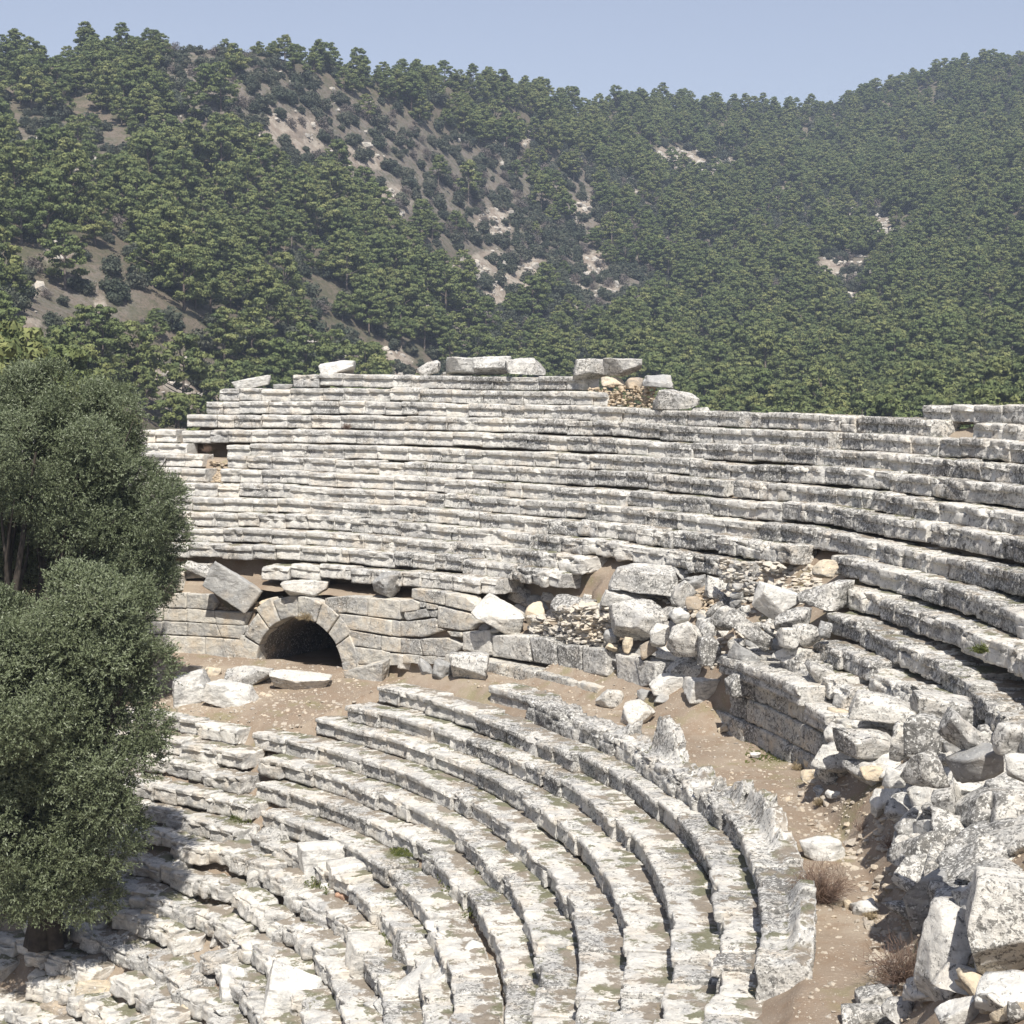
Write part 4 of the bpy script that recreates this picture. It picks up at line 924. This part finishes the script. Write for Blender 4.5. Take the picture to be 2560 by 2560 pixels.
# ------------------------------------------------------------------ wooded hills
XT=[-4500,-800,0,200,420,560,700,800,950,1150,1300,1400,1460,1530,1650,1800,2000,2090,2200,2300,2400,2560,3200,6500]
YT=[400,170,150,130,105,112,122,150,180,190,215,252,268,248,242,250,258,245,200,178,150,135,100,380]
def hill(x,t):
    yr=np.interp(x,XT,YT)+np.interp(x,[0,1000,1500,2560],[58,44,34,30])
    D1=np.interp(x,[-4500,0,600,1000,1400,1700,2200,2560,6500],[420,430,450,520,640,760,810,790,600])
    D0=np.interp(x,[-4500,0,300,600,1300,2000,2560,6500],[95,120,185,250,320,255,215,160])
    tt=np.clip(t,0,1); D=D0+(D1-D0)*tt**1.12; y=1190+(yr-1190)*tt
    z=CAMH+D*(940-y)/F_PX
    over=np.maximum(t-1,0); D=D+over*420; z=z-over*70
    lo=np.minimum(t,0); D=D+lo*120; z=z+lo*6
    X_=(x-1280)/F_PX*D; 
    P=np.stack([X_,D,z*0],-1)
    w_=S(0,.25,t)*(1-.75*S(.8,1,t)*S(1.5,1.0,t))
    z=z+w_*(fbm(P,1/95.,3,70)*11+fbm(P,1/22.,2,71)*1.6)
    return X_,D,z,y
tx=np.concatenate([np.linspace(-4300,-400,40),np.linspace(-380,2940,300),np.linspace(2960,6300,40)])
tt=np.concatenate([np.linspace(-.6,0,8)[:-1],np.linspace(0,1,190),np.linspace(1.02,1.9,14)])
TX,TT2=np.meshgrid(tx,tt,indexing='ij'); hx,hy,hz,hyy=hill(TX,TT2)
# places where rock and earth show, in degrees-of-view coordinates measured from the camera: (x, y, rx, ry)
OPEN=[(110,365,80,20),(170,430,60,24),(60,430,40,30),(260,395,70,24),(370,215,60,14),(720,330,120,40),(900,400,90,40),(760,370,60,26),(980,480,60,40),(1290,360,60,20),(1560,388,55,16),
(1230,520,46,40),(1180,620,60,34),(1110,655,46,32),(1260,670,60,62),(1215,600,44,26),(1330,650,40,36),(1170,700,30,28),(1470,640,44,36),(1440,690,30,36),(1520,700,30,20),(1700,410,60,30),(1780,430,80,26),(1650,400,30,26),(1560,500,24,34),(1450,540,30,26),
(1960,490,46,18),(2100,655,60,30),(2075,690,40,24),(2190,580,36,30),(2230,605,30,24),(2160,760,56,30),(2020,795,56,22),(2130,730,40,22),(1640,830,44,34),(1740,860,36,40),(1820,990,80,34),(1880,1000,60,30),
(430,960,110,46),(480,1010,110,40),(350,930,70,30),(60,745,60,18),(150,700,40,20),(190,870,44,30),(250,800,26,26),(940,900,300,22),(970,860,50,34),(820,880,120,26),(700,900,100,26),(60,820,70,24),(1340,900,60,16),(2100,1030,160,22)]
def openness(x,y):
    m=np.zeros(np.shape(x))
    for a_,b_,c_,d_ in OPEN:
        if a_>900: c_,d_=c_*1.3,d_*1.3
        m=np.maximum(m,1-np.sqrt(((x-a_)/c_)**2+((y-b_)/d_)**2))
    nz=fbm(np.stack([np.asarray(x,float),np.asarray(y,float)*1.3,np.zeros(np.shape(x))],-1),1/34.,3,91)
    return np.clip(m*1.9+nz*.9*(m>.02)-.10,0,1)
def shrubby(x,y):
    b1=S(1,.55,np.abs((y-(250+.33*(x-500)))/(150-.0*x)))*S(250,500,x)*S(1900,1500,x)
    b2=S(1,.5,np.hypot((x-1350)/420,(y-760)/180)); b3=S(1,.5,np.hypot((x-120)/330,(y-400)/110)); b4=S(1,.5,np.hypot((x-2020)/330,(y-620)/170))
    b5=S(1,.5,np.hypot((x-150)/260,(y-800)/90)); b6=S(1,.5,np.hypot((x-800)/500,(y-930)/60))
    return np.clip(b1*.95+b2*.8+b3*.8+b4*.55+b5*.7+b6*.8,0,1)
nx_,nt_=TX.shape; ii=np.arange(nx_*nt_).reshape(nx_,nt_)
q=np.stack([ii[:-1,:-1],ii[1:,:-1],ii[1:,1:],ii[:-1,1:]],-1).reshape(-1,4)
op=openness(TX,hyy)
Hp=np.stack([hx,hy,hz],-1)
hz2=hz+op*(fbm(Hp,1/3.5,3,72)*1.6)
hme=make_mesh('hills',np.stack([hx,hy,hz2],-1).reshape(-1,3),q)
at=hme.attributes.new('open','FLOAT','POINT'); at.data.foreach_set('value',op.astype(np.float32).ravel())
at=hme.attributes.new('scrub','FLOAT','POINT'); at.data.foreach_set('value',shrubby(TX,hyy).astype(np.float32).ravel())
n=NT('hillside'); gg=n.geo(); P=gg.outputs['Position']
a1=n.new('ShaderNodeAttribute',attribute_name='open'); a2=n.new('ShaderNodeAttribute',attribute_name='scrub')
big=n.noise(P,.03,4,.6); mid=n.noise(P,.25,5,.65,.5); fine=n.noise(P,.9,5,.7)
c=n.mix(n.ramp(big,.4,.6),(.13,.105,.08),(.17,.14,.11))
c=n.mix(n.ramp(mid,.44,.58,0,.85),c,(.085,.085,.05))
c=n.mix(n.ramp(n.noise(P,2.6,4,.7),.52,.60,0,.8),c,(.06,.062,.04))
c=n.mix(n.math('MULTIPLY',a2.outputs['Fac'],n.ramp(fine,.40,.62,0,.8)),c,(.20,.18,.165))
oc=n.mix(n.ramp(mid,.42,.60),(.22,.18,.145),(.34,.30,.25)); oc=n.mix(n.ramp(fine,.55,.66,0,.9),oc,(.17,.145,.11))
c=n.mix(n.ramp(n.math('ADD',a1.outputs['Fac'],n.math('MULTIPLY',n.math('SUBTRACT',fine,.5),1.6)),.15,.75),c,oc)
n.t.links.new(c,n.b.inputs['Base Color']); n.bump(fine,.8,.6)
hills=link('hills',hme,n.m); tag(hills,'rocky hillsides with pale scree rising behind the theatre','hills',kind='structure')
pl=make_mesh('plain',[(-1850,-55,-12),(1850,-55,-12),(1850,1300,-12),(-1850,1300,-12)],np.array([[0,1,2,3]]))
o=link('terrain',pl,M_GROUND); tag(o,'dry valley floor around the theatre','terrain',kind='structure')

def tufts(cent,rad,n,size,r,up=.25):
    """small leaf faces spread over flattened clumps"""
    k=r.choice(len(cent),n,p=(rad[:,0]**2)/(rad[:,0]**2).sum()); d=r.normal(size=(n,3)); d[:,2]+=up; d/=np.linalg.norm(d,axis=1)[:,None]
    P=cent[k]+d*rad[k]*r.uniform(.55,1.05,(n,1))
    nn=d+r.normal(0,.45,(n,3)); nn/=np.linalg.norm(nn,axis=1)[:,None]
    a_=np.cross(nn,r.normal(size=(n,3))); a_/=np.linalg.norm(a_,axis=1)[:,None]; b_=np.cross(nn,a_)
    s_=(size*r.uniform(.6,1.3,n))[:,None]
    V=np.stack([P-a_*s_-b_*s_*.5,P+a_*s_-b_*s_*.5,P+b_*s_*.9],1).reshape(-1,3)
    return V,np.arange(n*3).reshape(n,3)
def pine_mesh(seed,nf=4600,size=.17):
    r=np.random.default_rng(seed); H=r.uniform(6.3,8.4); W=r.uniform(2.5,3.3); n=int(r.integers(52,74)); cs=[];rd=[]
    lean=r.normal(0,.35,2)
    for i in range(n):
        f=r.uniform(0,1)**.8; z=H*(.20+.78*f); w_=W*(1-f**2.1*.78)*(.75+.45*r.uniform())*(.62+.38*min(1,f*3.5))
        t=r.uniform(0,6.28); q_=r.uniform(.25,1)**.5
        cs.append([math.cos(t)*w_*q_+lean[0]*f,math.sin(t)*w_*q_+lean[1]*f,z]); s_=r.uniform(.5,1.05)*(1-.35*f); rd.append([s_,s_,s_*.46])
    v,f=tufts(np.array(cs),np.array(rd),nf,size,r,.45)
    cm=make_mesh('crown',v,f,False)
    pr=[tube([(0,0,-.6),(lean[0]*.2,lean[1]*.2,H*.35),(lean[0]*.7,lean[1]*.7,H*.8)],[.17,.13,.04],6,.05)]
    for i in range(7):
        c_=np.array(cs[int(r.integers(n))]); pr.append(tube([(lean[0]*.3,lean[1]*.3,c_[2]*.72),(c_[0]*.5,c_[1]*.5,c_[2]*.85),tuple(c_)],[.06,.045,.02],5,.0))
    v,f=join(pr); return cm,make_mesh('trunk',v,f)
def shrub_mesh(seed,nf=1300,size=.17):
    r=np.random.default_rng(seed); W=r.uniform(1.2,1.8); H=r.uniform(1.7,3.0); n=22
    d=r.normal(size=(n,3)); d/=np.linalg.norm(d,axis=1)[:,None]; d[:,2]=np.abs(d[:,2])
    cs=d*np.array([W,W,H])*r.uniform(.3,.72,(n,1))+[0,0,.35]; rd=np.repeat(r.uniform(.45,.8,(n,1)),3,1)*np.array([1,1,.85])
    v,f=tufts(cs,rd,nf,size,r,.2); cm=make_mesh('crown',v,f,False)
    v,f=join([tube([(0,0,-.5),(.1,0,.6),(.25*math.cos(k*2),.25*math.sin(k*2),1.3)],[.09,.07,.03],5,.0) for k in range(3)]); return cm,make_mesh('trunk',v,f)
M_PINE=flat_mat('pine_needles',[(.14,.175,.065),(.245,.255,.10),(.10,.13,.055)],rough=.8,trans=.15,scale=.5)
M_OAK=flat_mat('oak_leaves',[(.07,.085,.055),(.125,.125,.09),(.05,.062,.045)],rough=.7,trans=.08,scale=.6)
M_DEAD=flat_mat('bare_scrub',[(.16,.135,.12),(.19,.16,.14),(.11,.10,.09)],rough=.9,scale=.6)
M_PBARK=flat_mat('pine_bark',[(.16,.125,.10),(.22,.19,.165),(.10,.08,.07)],scale=3)
PINES=[pine_mesh(100+i) for i in range(6)]; SHR=[shrub_mesh(200+i) for i in range(4)]; DEAD=[shrub_mesh(300+i,700,.11) for i in range(2)]
for c_,t_ in PINES: c_.materials.append(M_PINE); t_.materials.append(M_PBARK)
for c_,t_ in SHR: c_.materials.append(M_OAK); t_.materials.append(M_PBARK)
for c_,t_ in DEAD: c_.materials.append(M_DEAD); t_.materials.append(M_PBARK)
# scatter over the true ground area
fr=np.random.default_rng(11)
cx_=(TX[:-1,:-1]+TX[1:,1:])/2; ct_=(TT2[:-1,:-1]+TT2[1:,1:])/2
area=np.abs((hx[1:,:-1]-hx[:-1,:-1])*(hy[:-1,1:]-hy[:-1,:-1])); area=area*np.clip(300/np.maximum(hy[:-1,:-1],1),1,2.4)**1.2*((ct_>-.25)&(ct_<1.09)&(cx_>-900)&(cx_<3450))
cyy=(hyy[:-1,:-1]+hyy[1:,1:])/2
flat_=area.ravel()/area.sum(); NCAND=int(area.sum()/7.0)
pick=fr.choice(len(flat_),NCAND,p=flat_)
xi,ti=np.unravel_index(pick,area.shape)
xs=TX[xi,ti]+fr.uniform(0,1,NCAND)*(TX[xi+1,ti]-TX[xi,ti]); ts_=TT2[xi,ti]+fr.uniform(0,1,NCAND)*(TT2[xi,ti+1]-TT2[xi,ti])
wxp,wyp,wzp,yy=hill(xs,ts_)
sh=shrubby(xs,yy); opn=openness(xs,yy); u=fr.uniform(0,1,NCAND); u2=fr.uniform(0,1,NCAND)
gn=fbm(np.stack([wxp,wyp,wxp*0],-1),1/28.,3,80)
sh=np.clip(sh+gn*1.1,0,1)
kind=np.full(NCAND,-1)
ppine=.27*(1-.96*sh); pshr=.24+.56*sh
kind[u<ppine]=0; kind[(u>=ppine)&(u<ppine+pshr)]=1
kind[(kind==1)&(u2<.30*sh)]=2
kill=(u2<opn*1.1)&~((kind>=1)&(fr.uniform(0,1,NCAND)<.4)); kind[kill]=-1
kind[(kind==0)&(opn>.3)&(fr.uniform(0,1,NCAND)<.9)]=-1
ok=kind>=0; xs,ts_,wxp,wyp,wzp,yy,kind=[v_[ok] for v_ in (xs,ts_,wxp,wyp,wzp,yy,kind)]
N_=len(xs); var=fr.integers(0,6,N_); rotz=fr.uniform(0,6.283,N_); scl=np.where(kind==0,fr.uniform(.65,1.5,N_),fr.uniform(.75,1.75,N_))
scl=scl*np.where(kind==0,np.interp(wyp,[150,300,420,800],[1.05,1.2,1.1,1.0])*np.where(ts_>.93,.85,1),1)
sx_=1280+F_PX*wxp/wyp
infr=(sx_>-20)&(sx_<2580)&(yy<1000-0*sx_)
# skip what the theatre hides
hid=yy+np.where(kind==0,-8,0)*0>np.interp(sx_,[0,280,460,540,730,1460,1700,1850,2300,2560],[900,1080,1060,960,925,925,1010,1025,1010,1010])+40
near=np.argsort(wyp-1e5*(infr&~hid))
indiv=np.zeros(N_,bool)
for kd,nm in ((0,300),(1,300)):
    c_=np.nonzero((kind==kd)&infr&~hid)[0]; c_=c_[np.argsort(wyp[c_]/scl[c_])][:nm-3]; indiv[c_]=True
def zone(x,y):
    h_='left' if x<700 else ('middle' if x<1500 else 'right')
    v_='foot' if y>860 else ('lower slope' if y>700 else 'middle slope')
    return h_,v_
for i in np.nonzero(indiv)[0]:
    pine=kind[i]==0; cm,tm=(PINES[var[i]] if pine else SHR[var[i]%4])
    root=empty('pine_tree' if pine else 'evergreen_oak',(float(wxp[i]),float(wyp[i]),float(wzp[i])-.15)); root.rotation_euler=(0,0,float(rotz[i])); root.scale=(float(scl[i]),)*3
    h_,v_=zone(sx_[i],yy[i]); ar={'left':'left hill','middle':'middle of the hillside','right':'right hill'}[h_]
    if pine: tag(root,'yellow green pine tree at the %s of the %s, behind the theatre'%(v_,ar) if v_=='foot' else 'yellow green pine tree on the %s of the %s'%(v_,ar),'pine tree','pines on the %s, %s'%(ar,v_))
    else: tag(root,'dark rounded evergreen bush at the %s of the %s'%(v_,ar) if v_=='foot' else 'dark rounded evergreen bush on the %s of the %s'%(v_,ar),'bush','dark bushes on the %s, %s'%(ar,v_))
    link('trunk',tm,None,root); link('crown',cm,None,root)
# broken outcrops and scree on the slopes
orr=np.random.default_rng(5); NO=60000
pk=orr.choice(len(flat_),NO,p=flat_); xi,ti=np.unravel_index(pk,area.shape)
ox=TX[xi,ti]+orr.uniform(0,1,NO)*(TX[xi+1,ti]-TX[xi,ti]); ot=TT2[xi,ti]+orr.uniform(0,1,NO)*(TT2[xi,ti+1]-TT2[xi,ti])
qx,qy,qz,qyy=hill(ox,ot); oo=openness(ox,qyy); os_=shrubby(ox,qyy)
cl=fbm(np.stack([qx,qy,qx*0],-1),1/9.,3,93)
kp=(orr.uniform(0,1,NO)<np.clip(oo*1.6*(cl>-.15)+np.clip((cl-.22)*5,0,1)*.55*(os_>.25),0,1))&(cl>-.2)
pebbles('scree',np.stack([qx,qy,qz+.1],-1)[kp],(.25*(7)**(orr.uniform(0,1,NO)**1.6))[kp],stone_mat('outcrop_rock',light=(.52,.48,.41),grey=(.33,.31,.28),lichen=-.2,dirt=0,cream=.5,moss=0,grad=0),'broken pale outcrops and scree showing between the bushes of the slopes',.75,7)
# all remaining trees: one wood
hold=bpy.data.collections.new('wood_kinds'); srcs=[]
for grp in (PINES,SHR,DEAD):
    for c_,t_ in grp:
        v=[];fcs=[]
        me=bpy.data.meshes.new('wood_tree')
        import bmesh
        bm=bmesh.new(); bm.from_mesh(c_); nc=len(bm.faces); bm.from_mesh(t_)
        bm.faces.ensure_lookup_table()
        for fi in range(nc,len(bm.faces)): bm.faces[fi].material_index=1
        bm.to_mesh(me); bm.free(); me.materials.append(c_.materials[0]); me.materials.append(M_PBARK)
        o=bpy.data.objects.new('wood_kind_%s'%chr(97+len(srcs)),me); hold.objects.link(o); srcs.append(o)
rest=np.nonzero(~indiv)[0]
pm=bpy.data.meshes.new('forest'); pm.vertices.add(len(rest))
pm.vertices.foreach_set('co',np.stack([wxp,wyp,wzp-.15],-1)[rest].astype(np.float32).ravel())
kidx=np.where(kind==0,var,np.where(kind==1,6+var%4,10+var%2))[rest]
at=pm.attributes.new('pick','INT','POINT'); at.data.foreach_set('value',kidx.astype(np.int32))
at=pm.attributes.new('turn','FLOAT','POINT'); at.data.foreach_set('value',rotz[rest].astype(np.float32))
at=pm.attributes.new('size','FLOAT','POINT'); at.data.foreach_set('value',scl[rest].astype(np.float32))
fo=link('forest',pm); tag(fo,'the rest of the pine and scrub wood covering the far hills','forest',kind='stuff')
ng=bpy.data.node_groups.new('wood','GeometryNodeTree'); ng.interface.new_socket('Geometry',in_out='INPUT',socket_type='NodeSocketGeometry'); ng.interface.new_socket('Geometry',in_out='OUTPUT',socket_type='NodeSocketGeometry')
gi=ng.nodes.new('NodeGroupInput'); go=ng.nodes.new('NodeGroupOutput'); ci=ng.nodes.new('GeometryNodeCollectionInfo'); ci.inputs['Collection'].default_value=hold; ci.inputs['Separate Children'].default_value=True; ci.inputs['Reset Children'].default_value=True
ip=ng.nodes.new('GeometryNodeInstanceOnPoints'); ip.inputs['Pick Instance'].default_value=True
def na(nm,ty):
    a_=ng.nodes.new('GeometryNodeInputNamedAttribute'); a_.data_type=ty; a_.inputs[0].default_value=nm; return a_.outputs[0]
cb=ng.nodes.new('ShaderNodeCombineXYZ'); ng.links.new(na('turn','FLOAT'),cb.inputs[2])
ng.links.new(gi.outputs[0],ip.inputs['Points']); ng.links.new(ci.outputs[0],ip.inputs['Instance']); ng.links.new(na('pick','INT'),ip.inputs['Instance Index'])
ng.links.new(cb.outputs[0],ip.inputs['Rotation']); ng.links.new(na('size','FLOAT'),ip.inputs['Scale']); ng.links.new(ip.outputs[0],go.inputs[0])
md=fo.modifiers.new('wood','NODES'); md.node_group=ng
print('TREES',N_,'pines',(kind==0).sum(),'indiv',indiv.sum())
# ------------------------------------------------------------------ air
hm=bpy.data.materials.new('haze'); hm.use_nodes=True; ht=hm.node_tree; ht.nodes.clear()
ho=ht.nodes.new('ShaderNodeOutputMaterial'); pv=ht.nodes.new('ShaderNodeVolumePrincipled'); ht.links.new(pv.outputs[0],ho.inputs['Volume'])
pv.inputs['Color'].default_value=(.66,.78,1,1); pv.inputs['Density'].default_value=.00030; pv.inputs['Anisotropy'].default_value=.1
bx=[(x,y,z) for x in (-1900,1900) for y in (-60,1330) for z in (-13.5,215)]
bf=np.array([[0,1,3,2],[4,6,7,5],[0,4,5,1],[2,3,7,6],[0,2,6,4],[1,5,7,3]])
hb=link('haze',make_mesh('haze',bx,bf,False),hm); tag(hb,'thin blue haze in the air over the valley','haze',kind='stuff')
